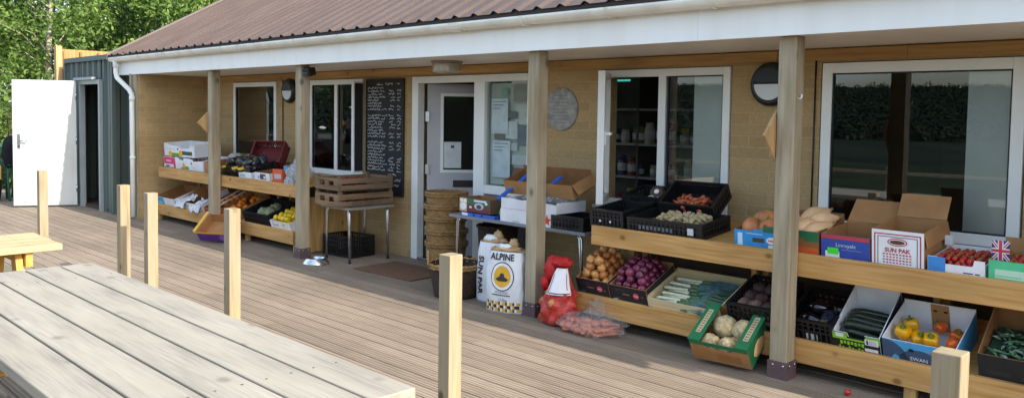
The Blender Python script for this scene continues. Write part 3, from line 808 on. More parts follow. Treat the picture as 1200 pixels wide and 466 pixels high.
for i, (x, a) in enumerate(((-14.2, 14), (-14.05, 11))):
    g = MB(); g.box(-.06, .06, -.012, .012, 0, 1.25, pw)
    tag(g.build('loose_plank', None, 0, (x-.14, 5.32+.06*i, .055), (R(-6), R(-a), 0)), 'rough plank leaning inside the container doorway, %s of two' % ('left' if i == 0 else 'right'), 'plank', 'planks in the container')
# timber hoarding behind
t = thing('timber_hoarding', 'orange plywood hoarding with battens rising behind the green container', 'hoarding', (-16.10, 4.84, -.26))
g = MB(); g.box(-.02, 0, 0, 2.2, 0, 2.97, wood('orange_ply', '#b9935f', '#9d7444', 'Z', 30, .4)); g.build('panel', t)
for i in range(7):
    g = MB(); g.box(.001, .035, .0+i*.3, .035+i*.3, 0, 2.93, wood('batten_wood', '#8a6238', '#6a4825', 'Z', 40, .2)); g.build('batten', t)
g = MB(); g.box(-.05, .07, -.1, -.002, 0, 3.02, wood('hoarding_post', '#c2a678', '#a68554', 'Z', 40, .3)); g.build('post', t)

# ------------------------------------------------------------------ trees and bushes beyond the deck
def leafcloud(g, pts, m, size, rn):
    k = g.mi(m)
    for p in pts:
        n = Vector((rn.gauss(0, 1), rn.gauss(0, 1), rn.gauss(0, 1)+.5)).normalized()
        a = n.orthogonal().normalized(); a = Matrix.Rotation(rn.uniform(0, 6.28), 3, n) @ a; b = n.cross(a)
        s_ = size*rn.uniform(.6, 1.35)
        vs = [g.bm.verts.new(p+q) for q in (a*s_, b*s_*.5+n*s_*.12, a*-s_, b*-s_*.5+n*s_*.12)]
        f = g.bm.faces.new(vs); f.material_index = k
LEAFS = [leaf_mat('birch_leaves', '#4a6329', '#62803a', '#8aa052'), leaf_mat('ash_leaves', '#3f5928', '#567234', '#7a944c'), leaf_mat('hedge_leaves', '#3c5426', '#587234', '#7a8c48')]
BARKB = mat('birch_bark', '#b3aa98', .85, .3, 14); BARKD = mat('dark_bark', '#5b4d3d', .9, .25, 12)
def tree(loc, h, spread, seed, label, kind=0, bark=BARKD, n_cl=60, per=190, leaf=.13, low=.22, lean=0.02, tr=.13):
    rn = random.Random(seed)
    t = thing('birch_tree' if bark is BARKB else 'leafy_tree', label, 'tree', loc, (0, 0, 0), 'trees behind the container')
    g = MB(); top = Vector((lean*h, 0, h*.93)); P = []
    for i in range(9):
        q = i/8; P.append(Vector((lean*h*q+.12*math.sin(q*5+seed), .12*math.cos(q*4+seed), h*.93*q)))
    g.tube(P, [tr*(1-.85*i/8) for i in range(9)], bark, 8)
    cl = []
    for i in range(n_cl):
        q = low+(1-low)*(i+rn.random())/n_cl
        wd = spread*math.sin(min(1, (q-low)/(1-low)*.86+.14)*math.pi)**.7*rn.uniform(.35, 1.05)
        a = rn.uniform(0, 6.283)
        base = Vector((lean*h*q, 0, h*q*.92-.3)); c_ = Vector((lean*h*q+wd*math.cos(a), wd*math.sin(a), h*q+rn.uniform(-.2, .5)))
        cl.append((c_, rn.uniform(.45, .95)*spread*.36))
        if i % 2 == 0:
            mid = base.lerp(c_, .5)+Vector((0, 0, .25))
            g.tube([base, mid, c_], [tr*.28*(1-q*.6), tr*.17*(1-q*.6), .006], bark, 5)
    g.build('trunk', t)
    g = MB()
    for c_, r in cl:
        pts = []
        for _ in range(per):
            d = Vector((rn.gauss(0, 1), rn.gauss(0, 1), rn.gauss(0, .72))); d = d.normalized()*r*(rn.random()**.45)*rn.uniform(.7, 1.25)
            pts.append(c_+d)
        leafcloud(g, pts, LEAFS[kind], leaf, rn)
    g.build('crown', t, fix=False)
    return t
tree((-27.6, 8.0, -.35), 10.5, 2.9, 3, 'slim pale-trunked birch at the left edge above the white open door', 0, BARKB, 66, 230, .075, .25, .01, .12)
tree((-30.5, 12.5, -.35), 11, 3.6, 7, 'dense dark leafy tree far back between the birch and the hoarding', 1, BARKD, 64, 300, .095)
tree((-25.0, 11.6, -.35), 7.6, 3.0, 9, 'broad leafy tree rising directly behind the plywood hoarding', 0, BARKD, 64, 300, .082, .15)
tree((-28.5, 15.4, -.35), 8.0, 3.0, 13, 'rounded leafy tree furthest right, close to the brown roof edge', 1, BARKD, 64, 300, .095)
tree((-30.5, 6.0, -.35), 9.5, 2.8, 17, 'leafy tree cut by the left edge of the picture', 1, BARKD, 55, 260, .09)
tree((-38, 15.0, -.35), 10.5, 3.8, 21, 'furthest tall tree, seen through gaps behind the others', 1, BARKD, 60, 250, .12)
tree((-40.0, 9.0, -.35), 12, 4.6, 25, 'broad tree far back on the left, filling the gap beside the birch', 1, BARKD, 60, 240, .13)
tree((-43.0, 13.5, -.35), 12, 4.6, 27, 'broad tree far back, just right of the birch trunk', 1, BARKD, 60, 240, .13)
def bush(loc, r, h, seed, label, kind=2, n=34):
    rn = random.Random(seed)
    t = thing('bush', label, 'bush', loc, (0, 0, 0), 'bushes behind the deck')
    g = MB()
    for i in range(9):
        a = rn.uniform(0, 6.28); g.tube([(0, 0, 0), (.3*r*math.cos(a), .3*r*math.sin(a), h*.45), (.6*r*math.cos(a), .6*r*math.sin(a), h*.85)], [.035, .022, .006], BARKD, 5)
    g.build('stem', t)
    g = MB()
    for i in range(n):
        a = rn.uniform(0, 6.28); q = rn.random(); rr = r*math.sqrt(rn.random())*(1-.35*q)
        c_ = Vector((rr*math.cos(a), rr*math.sin(a), .25+q*h*.85)); k = r*.36
        leafcloud(g, [c_+Vector((rn.gauss(0, k*.6), rn.gauss(0, k*.6), rn.gauss(0, k*.5))) for _ in range(170)], LEAFS[kind], .075, rn)
    g.build('foliage', t, fix=False)
bush((-22.2, 5.6, -.35), 1.7, 2.2, 2, 'low bright bush behind the white open door, left of the hoarding')
bush((-23.6, 4.0, -.35), 1.6, 2.6, 4, 'dense bush at the far left edge beyond the garden chairs')
bush((-21.8, 8.6, -.35), 1.8, 2.9, 5, 'tall bush right behind the plywood hoarding', 0)
bush((-26.5, 6.2, -.35), 2.2, 2.6, 6, 'far bush under the birch tree', 1)
bush((-20.6, 3.9, -.35), 1.0, 1.4, 8, 'small bush just past the deck end beside the garden chairs')
# garden chairs and planter at the far left
def garden_chair(loc, rz, label):
    t = thing('garden_chair', label, 'chair', loc, (0, 0, R(rz)), 'green garden chairs')
    gm = mat('green_plastic', '#3d6a55', .5, .1, 8)
    for x in (-.24, .24):
        g = MB(); g.tube([(x, -.24, 0), (x, -.2, .42), (x, -.22, .64)], .02, gm, 6); g.build('leg', t)
        g = MB(); g.tube([(x, .3, 0), (x, .22, .42), (x, .3, .98)], .02, gm, 6); g.build('leg', t)
    g = MB()
    for i in range(6): g.box(-.24, .24, -.22+i*.075, -.16+i*.075, .41, .43, gm)
    g.build('seat', t)
    g = MB()
    for i in range(6): g.cbox((-.19+i*.076, .26, .70), (.05, .015, .54), gm, (R(-8), 0, 0))
    g.cbox((0, .305, .98), (.5, .022, .06), gm); g.build('backrest', t)
    for x in (-.25, .25):
        g = MB(); g.box(x-.028, x+.028, -.26, .27, .63, .655, gm); g.build('armrest', t)
garden_chair((-16.85, 4.22, 0), 115, 'green slatted garden chair with a black jacket over its back, beside the white door')
garden_chair((-17.2, 3.9, 0), 100, 'green slatted garden chair behind the one wearing the jacket')
g = MB(); jm = mat('black_cloth', '#1b1e26', .95, .2, 14, bumpy=.4)
g.blob((0, 0, 0), (.09, .27, .32), jm, .3, 3, 20, 14, 2.4)
tag(g.build('jacket', None, 0, (-16.6, 4.24, .86), (0, 0, R(25))), 'black jacket draped on the garden chair back', 'jacket')
t = thing('plant_pot', 'black pot holding a leafy plant at the left edge', 'planter', (-16.75, 3.88, 0))
g = MB(); g.lathe([(.13, 0), (.17, .34), (.18, .36), (.165, .36), (.15, .3)], BLACKP, 20); g.build('pot', t)
g = MB(); rn = random.Random(3); leafcloud(g, [Vector((rn.gauss(0, .12), rn.gauss(0, .12), .45+abs(rn.gauss(0, .18)))) for _ in range(420)], LEAFS[2], .045, rn); g.build('foliage', t, fix=False)
g = MB(); g.box(-.1, .1, -.01, .01, 0, .24, wood('little_sign_wood', '#c9a25e', '#a87e40', 'Z', 40, .2)); g.box(-.012, .012, .011, .026, -.42, .2, wood('little_sign_wood', '#c9a25e', '#a87e40', 'Z'))
tag(g.build('wooden_marker', None, 0, (-16.35, 3.84, .42), (0, 0, R(50))), 'small tan wooden marker on a stake in front of the pot', 'sign')

# ------------------------------------------------------------------ posts along the deck
lab = ['sawn wooden post standing nearest the camera at the lower right', 'sawn wooden post in front of the dark wicker basket', 'sawn wooden post in front of the purple box on the deck', 'sawn wooden post, right one of the closely spaced pair', 'sawn wooden post half in shadow, left one of the closely spaced pair', 'sawn wooden post furthest left, in front of the white door']
for i, (x, h) in enumerate(((-.90, .905), (-3.43, .90), (-5.97, .92), (-7.515, .92), (-8.16, .945), (-10.64, .935))):
    g = MB(); g.box(0, .092, 0, .092, 0, h, NEWPOST)
    tag(g.build('wooden_post', None, .004, (x, 2.92, 0)), lab[i], 'post', 'bare posts along the deck')

# ------------------------------------------------------------------ picnic tables
def picnic(loc, rz, L, ys, mt, mf, label, seat_y, th=.045, leg_off=.42):
    t = thing('picnic_table', label, 'table', loc, (0, 0, rz), 'picnic tables on the deck')
    W = ys[-1][1]
    for a, b in ys:
        g = MB(); e = random.uniform(-.006, .006); g.box(-L/2+e, L/2+e, a, b, .74-th, .74, mt); pk_ = g.build('tabletop_plank', t, .005)
        for xs_ in (-1, 1):
            for yy in (a+.04, b-.04):
                g = MB(); g.lathe([(.0048, .7395), (.0048, .7408), (.002, .7404)], mat('screw_head', '#4c4a46', .5, .1, 9, metal=.6), 8, (xs_*(L/2-leg_off), yy, 0)); g.build('screw', pk_)
    for sx_ in (-1, 1):
        xx = sx_*(L/2-leg_off)
        g = MB(); g.box(xx-.022, xx+.022, -W+.03, W-.03, .74-th-.1, .74-th-.002, mf); g.build('cross_batten', t, .004)
        for sy in (-1, 1):
            g = MB(); x2 = xx+sx_*-.05
            g.prism([(sy*(W*.42), .74-th-.003), (sy*(W*.42)+sy*.11, .74-th-.003), (sy*(W+.12), 0), (sy*(W+.01), 0)], (x2+.022, 0, 0), (0, 1, 0), (0, 0, 1), (1, 0, 0), .044, mf); g.build('leg', t, .003)
        g = MB(); g.box(xx+sx_*-.1-.022, xx+sx_*-.1+.022, -seat_y-.12, seat_y+.12, .30, .39, mf); g.build('seat_bearer', t, .004)
    for sy in (-1, 1):
        g = MB()
        for a in (-.125, .005): g.box(-L/2, L/2, sy*seat_y+a, sy*seat_y+a+.12, .391, .432, mt)
        g.build('seat', t, .005)
    return t
# planks measured across; big table, five boards
pl = [(-.465+.187*i+.0055, -.465+.187*(i+1)-.0055) for i in range(5)]
picnic((-3.71, 1.275, 0), 0, 3.10, pl, TABLEX, TABLEUX, 'big weathered grey plank picnic table in the foreground', .78)
pl = [(-.345+.138*i+.003, -.345+.138*(i+1)-.003) for i in range(5)]
TABLEYX = wood('pale_yellow_planks', '#b5a17a', '#9c875e', 'X', 60, .4, .7, '#bcae8e', 2.2)
picnic((-6.475, .85, 0), R(90), 1.98, pl, TABLEYX, wood('yellow_frame_wood', '#d3aa5c', '#b98c3f', 'Y', 40, .4), 'newer yellow picnic table at the left edge', .66, .045, .2)
# ------------------------------------------------------------------ display benches
def bench(x0, x1, ux0, ux1, label, legs, endpanel=None):
    t = thing('display_bench', label, 'display bench', (0, 0, 0))
    g = MB(); g.box(x0, x1, 5.062, 5.104, .095, .25, SHELFW); g.build('front_board', t, .004)
    g = MB(); g.box(ux0, ux1, 5.064, 5.106, .655, .805, SHELFW); g.build('front_board', t, .004)
    tl = R(20)
    for i in range(4):
        g = MB(); y0 = .16*i
        M = Matrix.Translation((0, 5.106, .222)) @ Matrix.Rotation(tl, 4, 'X')
        g.box(x0+.01, x1-.01, y0, y0+.15, -.02, 0, SHELFW, M); g.build('lower_shelf_plank', t)
    tl = R(6)
    for i in range(5):
        g = MB(); y0 = .152*i
        M = Matrix.Translation((0, 5.108, .786)) @ Matrix.Rotation(tl, 4, 'X')
        g.box(ux0+.01, ux1-.01, y0, y0+.148, -.02, 0, SHELFW, M); g.build('upper_shelf_plank', t)
    for lx in legs:
        g = MB(); g.box(lx, lx+.07, 5.107, 5.15, 0, .2, SHELFZ); g.build('leg', t, .003)
        g = MB(); g.box(lx, lx+.05, 5.74, 5.80, 0, .82, SHELFZ); g.build('leg', t, .003)
        if lx > -12:
            g = MB(); g.box(lx+.003, lx+.045, 5.56, 5.60, .40, .80, SHELFZ); g.build('upright', t, .003)
    if endpanel is not None:
        for i in range(6):
            g = MB(); g.box(endpanel, endpanel+.02, 5.13+.126*i, 5.13+.126*i+.124, .01+random.uniform(0, .02), .66, SHELFZ); g.build('end_panel_plank', t, .002)
    g = MB(); g.box(x0, x1, 5.86, 5.88, .03, .78, mat('dark_back_board', '#4b3a28', .8, .15, 5)); g.build('back_board', t)
    return t
bench(-4.255, -.35, -4.10, -.35, 'two-tier timber display bench at right, from the red net sack to the picture edge', (-4.085, -2.98, -1.72, -.6))
bench(-12.66, -8.60, -12.45, -8.46, 'two-tier timber display bench at left, in the brick corner under the leftmost window', (-12.6, -11.2, -9.85, -8.67), -8.46)

# ------------------------------------------------------------------ boxes and crates
def outl(w, h, dip=0, c=.09, top=None):
    if dip: return [(0, 0), (w, 0), (w, h), (w-c, h), (w-c-.02, h-dip), (c+.02, h-dip), (c, h), (0, h)]
    return [(0, 0), (w, 0), (w, h), (0, h)]
def carton(name, label, cat, loc, rot, w, d, h, outer, inner=KRAFTD, front=None, hb=None, hs=None, fm=None, fin=None, sm_=None, deco=None, flaps=(), group=None, th=.006, bottom=True, split=True):
    """open-topped box: local origin at the middle of the front bottom edge, depth along +y"""
    flaps = list(flaps)
    root = thing(name, label, cat, loc, rot, group)
    hb = hb or h; hs = hs or h; fm = fm or outer; fin = fin or inner; sm_ = sm_ or outer
    g = MB()
    g.prism(front or outl(w, h), (-w/2, 0, 0), (1, 0, 0), (0, 0, 1), (0, -1, 0), th, fm, fin)
    if deco: deco(g)
    g.build('front_panel', root)
    g = MB()
    g.prism(outl(w-.002, hb), (-w/2+.001, d, 0), (1, 0, 0), (0, 0, 1), (0, 1, 0), th, outer, inner)
    for s_ in (-1, 1):
        g.prism([(th+.001, 0), (d-th-.001, 0), (d-th-.001, hs if not isinstance(hs, tuple) else hs[1]), (th+.001, hs if not isinstance(hs, tuple) else hs[0])], (s_*w/2, 0, 0), (0, 1, 0), (0, 0, 1), (s_, 0, 0), th, sm_, inner)
    g.box(-w/2+th+.001, w/2-th-.001, th+.001, d-th-.001, .001, .006, inner)
    g.build('body', root)
    for (edge, ln, ang, m) in flaps:
        g = MB()
        if edge == 'back':
            M = Matrix.Translation((0, d, hb)) @ Matrix.Rotation(R(ang), 4, 'X'); g.box(-w/2+.003, w/2-.003, .001, ln, 0, .005, m, M)
        elif edge == 'front':
            M = Matrix.Translation((0, 0, h)) @ Matrix.Rotation(R(-ang), 4, 'X'); g.box(-w/2+.003, w/2-.003, -ln, -.001, 0, .005, m, M)
        elif edge == 'left':
            M = Matrix.Translation((-w/2, 0, hs if not isinstance(hs, tuple) else min(hs))) @ Matrix.Rotation(R(ang), 4, 'Y'); g.box(-ln, -.001, .004, d-.004, 0, .005, m, M)
        else:
            M = Matrix.Translation((w/2, 0, hs if not isinstance(hs, tuple) else min(hs))) @ Matrix.Rotation(R(-ang), 4, 'Y'); g.box(.001, ln, .004, d-.004, 0, .005, m, M)
        g.build('flap', root)
    return root
def plate(g, x0, x1, z0, z1, m, k=1): g.box(x0, x1, -.0014*k, -.0014*(k-1)-.0002, z0, z1, m)
def ptext(g, s_, size, m, x, z, k=2, bold=0, wmax=None): g.text(s_, size, m, (x, -.0014*k-.0004, z), (1, 0, 0), (0, 0, 1), bold, wmax)
def pdisc(g, x, z, rx, rz, m, k=1, n=20):
    g.prism([(rx*math.cos(2*math.pi*i/n), rz*math.sin(2*math.pi*i/n)) for i in range(n)], (x, -.0014*k, z), (1, 0, 0), (0, 0, 1), (0, -1, 0), .0013, m)
def ppoly(g, pts, m, k=1): g.prism(pts, (0, -.0014*k, 0), (1, 0, 0), (0, 0, 1), (0, -1, 0), .0013, m)
def crate(name, label, loc, rot, w, d, h, m=BLACKP, group='black plastic crates', step=.038, cat='crate', solid_front=False):
    root = thing(name, label, cat, loc, rot, group)
    g = MB(); th = .014
    def ring(z0, z1, t=th):
        g.box(-w/2, w/2, 0, t, z0, z1, m); g.box(-w/2, w/2, d-t, d, z0, z1, m)
        g.box(-w/2, -w/2+t, t+.0005, d-t-.0005, z0, z1, m); g.box(w/2-t, w/2, t+.0005, d-t-.0005, z0, z1, m)
    ring(h-.018, h, .02); ring(0, .022); ring(h*.5, h*.5+.012, .010); ring(h*.72, h*.72+.010, .010)
    for sx_ in (-1, 1):
        for yy in (0, d-.03): g.box(min(sx_*(w/2-.001), sx_*(w/2-.03)), max(sx_*(w/2-.001), sx_*(w/2-.03)), yy+.001, yy+.029, .0225, h-.0185, m)
    x = -w/2+.045
    while x < w/2-.04:
        for yy in (.002, d-.012): g.box(x, x+.013, yy, yy+.010, .0223, h-.0183, m)
        x += step
    y = .045
    while y < d-.04:
        for xx in (-w/2+.002, w/2-.012): g.box(xx, xx+.010, y, y+.013, .0223, h-.0183, m)
        y += step
    if solid_front:
        for yy in (.0125, d-.0145): g.box(-w/2+.031, w/2-.031, yy, yy+.002, .0225, h-.0185, m)
        for xx in (-w/2+.0125, w/2-.0145): g.box(xx, xx+.002, .031, d-.031, .0225, h-.0185, m)
    g.build('lattice_wall', root)
    g = MB(); g.box(-w/2+th+.001, w/2-th-.001, th+.001, d-th-.001, .002, .012, m); g.build('base', root)
    return root

def heap(w, d, r, z0, layers, rn, jit=.25, shrink=.9):
    out = []
    for L in range(layers):
        ww, dd = w-2*r-L*r*shrink, d-2*r-L*r*shrink
        if ww < 0 or dd < 0: break
        nx, ny = max(1, int(ww/(1.9*r))+1), max(1, int(dd/(1.8*r))+1)
        for i in range(nx):
            for j in range(ny):
                x = (-ww/2+ww*i/(nx-1)) if nx > 1 else 0; y = (-dd/2+dd*j/(ny-1)) if ny > 1 else 0
                x += rn.uniform(-jit, jit)*r; y += rn.uniform(-jit, jit)*r
                out.append((x, y+d/2, z0+r+L*1.45*r+rn.uniform(-.1, .15)*r))
    return out
def fill(root, spots, meshes, name, label, cat, group, rn, rot=None, sc=(.88, 1.12)):
    M = mw(root)
    for s_ in spots:
        o = bpy.data.objects.new(name, rn.choice(meshes)); C.objects.link(o)
        o.location = M @ Vector(s_); o.rotation_euler = rot(rn) if rot else (rn.uniform(-.6, .6), rn.uniform(-.6, .6), rn.uniform(0, 6.28))
        k = rn.uniform(*sc); o.scale = (k, k, k*rn.uniform(.94, 1.05)); tag(o, label, cat, group)
def proto(fn, bevel=0):
    g = MB(); fn(g); bmesh.ops.recalc_face_normals(g.bm, faces=g.bm.faces)
    me = bpy.data.meshes.new('produce'); g.bm.to_mesh(me); g.bm.free()
    for m in g.mats: me.materials.append(m)
    return me

# ---- produce
def onion_m(m, seed, r=.036):
    def f(g):
        def sh(p, d):
            k = max(0, d.z)**6; return Vector((p.x*(1-.35*k), p.y*(1-.35*k), p.z*(1+.28*k)))
        g.blob((0, 0, 0), (r, r, r*.86), m, .05, seed, 14, 10, 1.5, None, sh)
        g.tube([(0, 0, r*.95), (.002, 0, r*1.3), (.006, .002, r*1.45)], [r*.14, r*.07, r*.04], m, 6)
    return proto(f)
on_m = mat('onion_skin', '#c98e4e', .35, .3, 40, spec=.5); on2 = mat('onion_skin_dark', '#b06a34', .35, .3, 40)
ro_m = mat('red_onion_skin', '#6a2340', .3, .3, 40, spec=.6); ro2 = mat('red_onion_skin_pale', '#8a3a58', .3, .3, 40)
ONIONS = [onion_m(on_m, 1), onion_m(on2, 2), onion_m(on_m, 3, .040)]
REDON = [onion_m(ro_m, 4), onion_m(ro2, 5), onion_m(ro_m, 6, .034)]
def ball(m, r, amp, seed, fr=2.2, stem=None, flat=1):
    def f(g):
        g.blob((0, 0, 0), (r, r, r*flat), m, amp, seed, 16, 11, fr)
        if stem: g.tube([(0, 0, r*flat*.8), (.004, 0, r*flat*1.2)], [r*.12, r*.09], stem, 6)
    return proto(f)
def pepper_m(m, st, seed, r=.042):
    def f(g):
        def sh(p, d):
            a = math.atan2(d.y, d.x); k = 1+.10*math.cos(4*a); q = .72 if d.z > .85 else 1
            return Vector((p.x*k, p.y*k, p.z*(.92 if d.z > .9 else 1)*q))
        g.blob((0, 0, 0), (r, r, r*1.1), m, .08, seed, 20, 12, 1.6, None, sh)
        g.lathe([(r*.42, r*.76), (r*.3, r*.84), (.006, r*.88), (.007, r*1.25)], st, 8)
    return proto(f)
stg = mat('stem_green', '#5d7a2c', .6, .15, 30)
PEPY = [pepper_m(mat('yellow_pepper', '#f0ae10', .2, .06, 8, coat=.3), stg, 1), pepper_m(mat('yellow_pepper', ''), stg, 2)]
PEPO = [pepper_m(mat('orange_pepper', '#e5641a', .2, .08, 8, coat=.3), stg, 3, .038)]

# ---- right bench, lower tier
LT = (R(20), 0, 0); UT = (R(6), 0, 0); LY, LZ = 5.109, .226; UY, UZ = 5.112, .789
rn = random.Random(21)
pink = col('#d0506e'); grey_l = col('#b9bcc2'); dgrey = col('#3d3f45')
def onion_deco(g):
    pdisc(g, .07, .085, .028, .024, pink, 1); plate(g, .052, .09, .083, .087, WCARD, 2)
    plate(g, -.12, -.02, .105, .108, dgrey); plate(g, -.13, -.03, .118, .122, dgrey); plate(g, -.055, .01, .078, .09, col('#8a5a3a'))
    plate(g, -.13, -.08, .02, .05, dgrey)
def onion_deco2(g):
    onion_deco(g); plate(g, -.15, -.11, .01, .035, col('#b7c0d2'), 2)
o1 = carton('onion_box', 'black card box heaped with brown onions at the left end of the lower tier', 'box', (-4.085, LY, LZ), LT, .325, .40, .155, BLACK2, KRAFT, hs=(.155, .175), hb=.19, deco=onion_deco)
fill(o1, heap(.30, .38, .037, .03, 5, rn), ONIONS, 'onion', 'brown onion heaped in the black card box', 'onion', 'brown onions', rn)
o2 = carton('onion_box', 'black card box of purple onions between the brown onions and the leeks', 'box', (-3.735, LY, LZ), LT, .345, .40, .150, BLACK2, KRAFT, hs=(.15, .17), hb=.185, deco=onion_deco2)
fill(o2, heap(.32, .38, .034, .05, 4, rn), REDON, 'red_onion', 'purple onion in the black card box beside the leeks', 'onion', 'red onions', rn)
paleply = wood('pale_box_wood', '#d9c9a2', '#c4b083', 'X', 30, .1, .7, None)
lk = carton('leek_box', 'shallow pale wooden tray of leeks on the lower tier', 'box', (-3.26, LY, LZ), (R(21), 0, R(0)), .60, .44, .095, paleply, paleply, hs=.11, hb=.12, th=.01)
white_l = mat('leek_white', '#d3d4b4', .4, .08, 30); green_l = mat('leek_green', '#56734e', .5, .2, 30); blue_l = mat('leek_leaf', '#557478', .45, .3, 25)
def leek(seed):
    rr = random.Random(seed)
    def f(g):
        L = .31+rr.uniform(-.04, .03)
        g.tube([(0, 0, 0), (.02, 0, .002), (.16, .004*rr.uniform(-1, 1), .002), (L*.75, 0, .004)], [.008, .0125, .0115, .0115], white_l, 9)
        g.tube([(L*.7, 0, .004), (L*.95, 0, .006)], [.0118, .015], green_l, 9)
        for i in range(9):
            a = rr.uniform(-.22, .22); l2 = rr.uniform(.16, .27); w = rr.uniform(.005, .010); z = rr.uniform(-.006, .016)
            P = [Vector((L*.9+l2*q*math.cos(a), math.sin(a)*l2*q+.006*math.sin(q*5), z+.02*math.sin(q*3)*rr.uniform(.2, 1)-.012*q)) for q in (0, .35, .7, 1)]
            k = g.mi(blue_l if i % 6 else green_l)
            for A, B, wa, wb in zip(P, P[1:], (w, w*1.1, w*.8), (w*1.1, w*.8, w*.2)):
                dn = Vector((0, 1, .35))
                ff = g.bm.faces.new([g.bm.verts.new(A-dn*wa), g.bm.verts.new(A+dn*wa), g.bm.verts.new(B+dn*wb), g.bm.verts.new(B-dn*wb)]); ff.material_index = k
    return proto(f)
LEEKS = [leek(i) for i in range(5)]
Mk = mw(lk)
for i in range(36):
    y = .035+.37*((i*7) % 36)/36; lay = i//14
    o = bpy.data.objects.new('leek', LEEKS[i % 5]); C.objects.link(o)
    o.location = Mk @ Vector((-.26+rn.uniform(-.015, .02), y, .035+lay*.026)); o.rotation_euler = (R(21)+rn.uniform(-.1, .1), rn.uniform(-.03, .02), rn.uniform(-.13, .13))
    tag(o, 'leek laid across the pale tray, white end to the left', 'leek', 'leeks')
c1 = crate('plastic_crate', 'black lattice crate of beetroot half hidden behind the right porch post', (-2.70, LY, LZ), LT, .37, .42, .19)
beet = [ball(mat('beet_skin', '#452c2a', .7, .3, 30, bumpy=.4), .048, .14, 3), ball(mat('swede_skin', '#6e5244', .7, .3, 20, bumpy=.4), .05, .12, 6)]
fill(c1, heap(.32, .37, .047, .03, 2, rn), beet, 'beetroot', 'dull purple root in the crate behind the post', 'beetroot', 'beetroots', rn)
g = MB(); g.box(-.03, .03, -.002, .0, -.016, .016, col('#8fc4c8')); tag(g.build('price_tag', None, 0, (-2.72, LY-.003, LZ+.03), LT), 'pale turquoise tag on the crate behind the post', 'tag')
c2 = crate('plastic_crate', 'black lattice crate of aubergines right of the post on the lower tier', (-2.305, LY, LZ), LT, .33, .42, .165)
g = MB(); g.box(-.04, .035, -.002, .0, -.022, .022, col('#c9cdd2')); tag(g.build('price_tag', None, 0, (-2.29, LY-.003, LZ+.045), LT), 'white card tag on the aubergine crate', 'tag')
aub = mat('aubergine_skin', '#120c14', .15, .15, 8, coat=.6)
def aubf(seed, m=aub):
    def f(g):
        def sh(p, d): k = 1-.3*max(0, d.x); return Vector((p.x, p.y*k, p.z*k))
        g.blob((0, 0, 0), (.095, .052, .052), m, .06, seed, 16, 12, 1.3, None, sh)
        g.tube([(.085, 0, 0), (.10, 0, .0), (.13, 0, .008)], [.03, .022, .009], mat('aubergine_cap', '#5e6338', .7, .2, 30), 8)
    return proto(f)
AUB = [aubf(1), aubf(2), aubf(3, mat('striped_aubergine', '#33334a', .2, .5, 26, coat=.5))]
fill(c2, [(-.06, .16, .075), (.05, .2, .08), (-.05, .29, .08), (.07, .31, .09), (0, .22, .14)], AUB, 'aubergine', 'glossy dark aubergine in the black crate', 'aubergine', 'aubergines', rn, lambda r: (R(20), r.uniform(-.3, .2), r.uniform(-2.5, .8)))
lime = col('#86c22a'); blk = col('#17191a'); 
def courg_deco(g):
    plate(g, -.145, .145, .0, .108, blk); plate(g, -.145, -.055, .085, .13, lime, 2); plate(g, -.055, .06, .085, .097, lime, 2); plate(g, .06, .145, .085, .13, lime, 2)
    for i in range(7): plate(g, -.10+.022*i, -.085+.022*i, .05+.006*(i % 2), .075, lime, 2); 
    for i in range(8): plate(g, -.11+.020*i, -.098+.020*i, .012, .04-.006*(i % 3), lime, 2)
    plate(g, -.125, -.075, .1, .125, WCARD, 3); plate(g, .055, .135, .075, .115, WCARD, 3); plate(g, .065, .075, .08, .11, blk, 4)
    for i in range(4): plate(g, .082+.012*i, .09+.012*i, .08, .11, grey_l, 4)
    plate(g, .05, .13, .03, .05, WCARD, 2)
fo = [(0, 0), (.29, 0), (.29, .132), (.20, .132), (.19, .10), (.10, .10), (.09, .132), (0, .132)]
cb = carton('courgette_box', 'black and lime green box with a high white back, holding dark courgettes', 'box', (-2.0, LY, LZ), LT, .29, .40, .13, WCARD, WCARD, front=fo, hs=(.135, .24), hb=.285, fm=blk, sm_=blk, deco=courg_deco)
cg = mat('courgette_skin', '#1b2a18', .3, .3, 50, coat=.3)
def cour(seed):
    def f(g): g.tube([(-.125, 0, 0), (-.115, 0, 0), (-.05, .004, .002), (.04, 0, 0), (.105, -.003, 0), (.125, -.003, .002), (.14, -.003, .003)], [.008, .02, .024, .025, .021, .012, .009], cg, 12)
    return proto(f)
CO = [cour(1), cour(2)]
sp = [(rn.uniform(-.006, .006), .05+.052*i, .045) for i in range(6)]+[(rn.uniform(-.006, .006), .075+.052*i, .09) for i in range(5)]+[(0, .10+.055*i, .13) for i in range(4)]
fill(cb, sp, CO, 'courgette', 'dark green courgette lying in the lime and black box', 'courgette', 'courgettes', rn, lambda r: (R(20), r.uniform(-.05, .05), r.uniform(-.06, .06)), (.92, 1.0))
skyb = col('#4aa3d8'); navy = col('#39506e')
def pep_deco(g):
    plate(g, -.205, .205, 0.001, .149, skyb)
    ppoly(g, [(-.205, .002)]+[(-.205+.15*math.sin(R(a)), .002+.15*math.cos(R(a))) for a in range(0, 91, 9)], navy, 2)
    ppoly(g, [(.005+.13*math.cos(R(a)), .002+.105*math.sin(R(a))) for a in range(180, -1, -12)], navy, 2)
    pdisc(g, .005-.045, .10, .016, .011, blk, 3); ptext(g, 'SWAN', .034, WCARD, .0, .045, 3, 0, .1); ppoly(g, [(-.155, .02), (-.115, .02), (-.11, .04), (-.135, .055), (-.15, .04)], skyb, 3)
    plate(g, .10, .205, .07, .10, skyb, 3); pdisc(g, .085, .105, .018, .012, col('#c23a34'), 3)
pb = carton('pepper_box', 'blue swan-printed box of yellow and orange peppers on the lower tier', 'box', (-1.635, LY, LZ), LT, .41, .40, .15, skyb, WCARD, hs=(.155, .185), hb=.20, fm=skyb, deco=pep_deco)
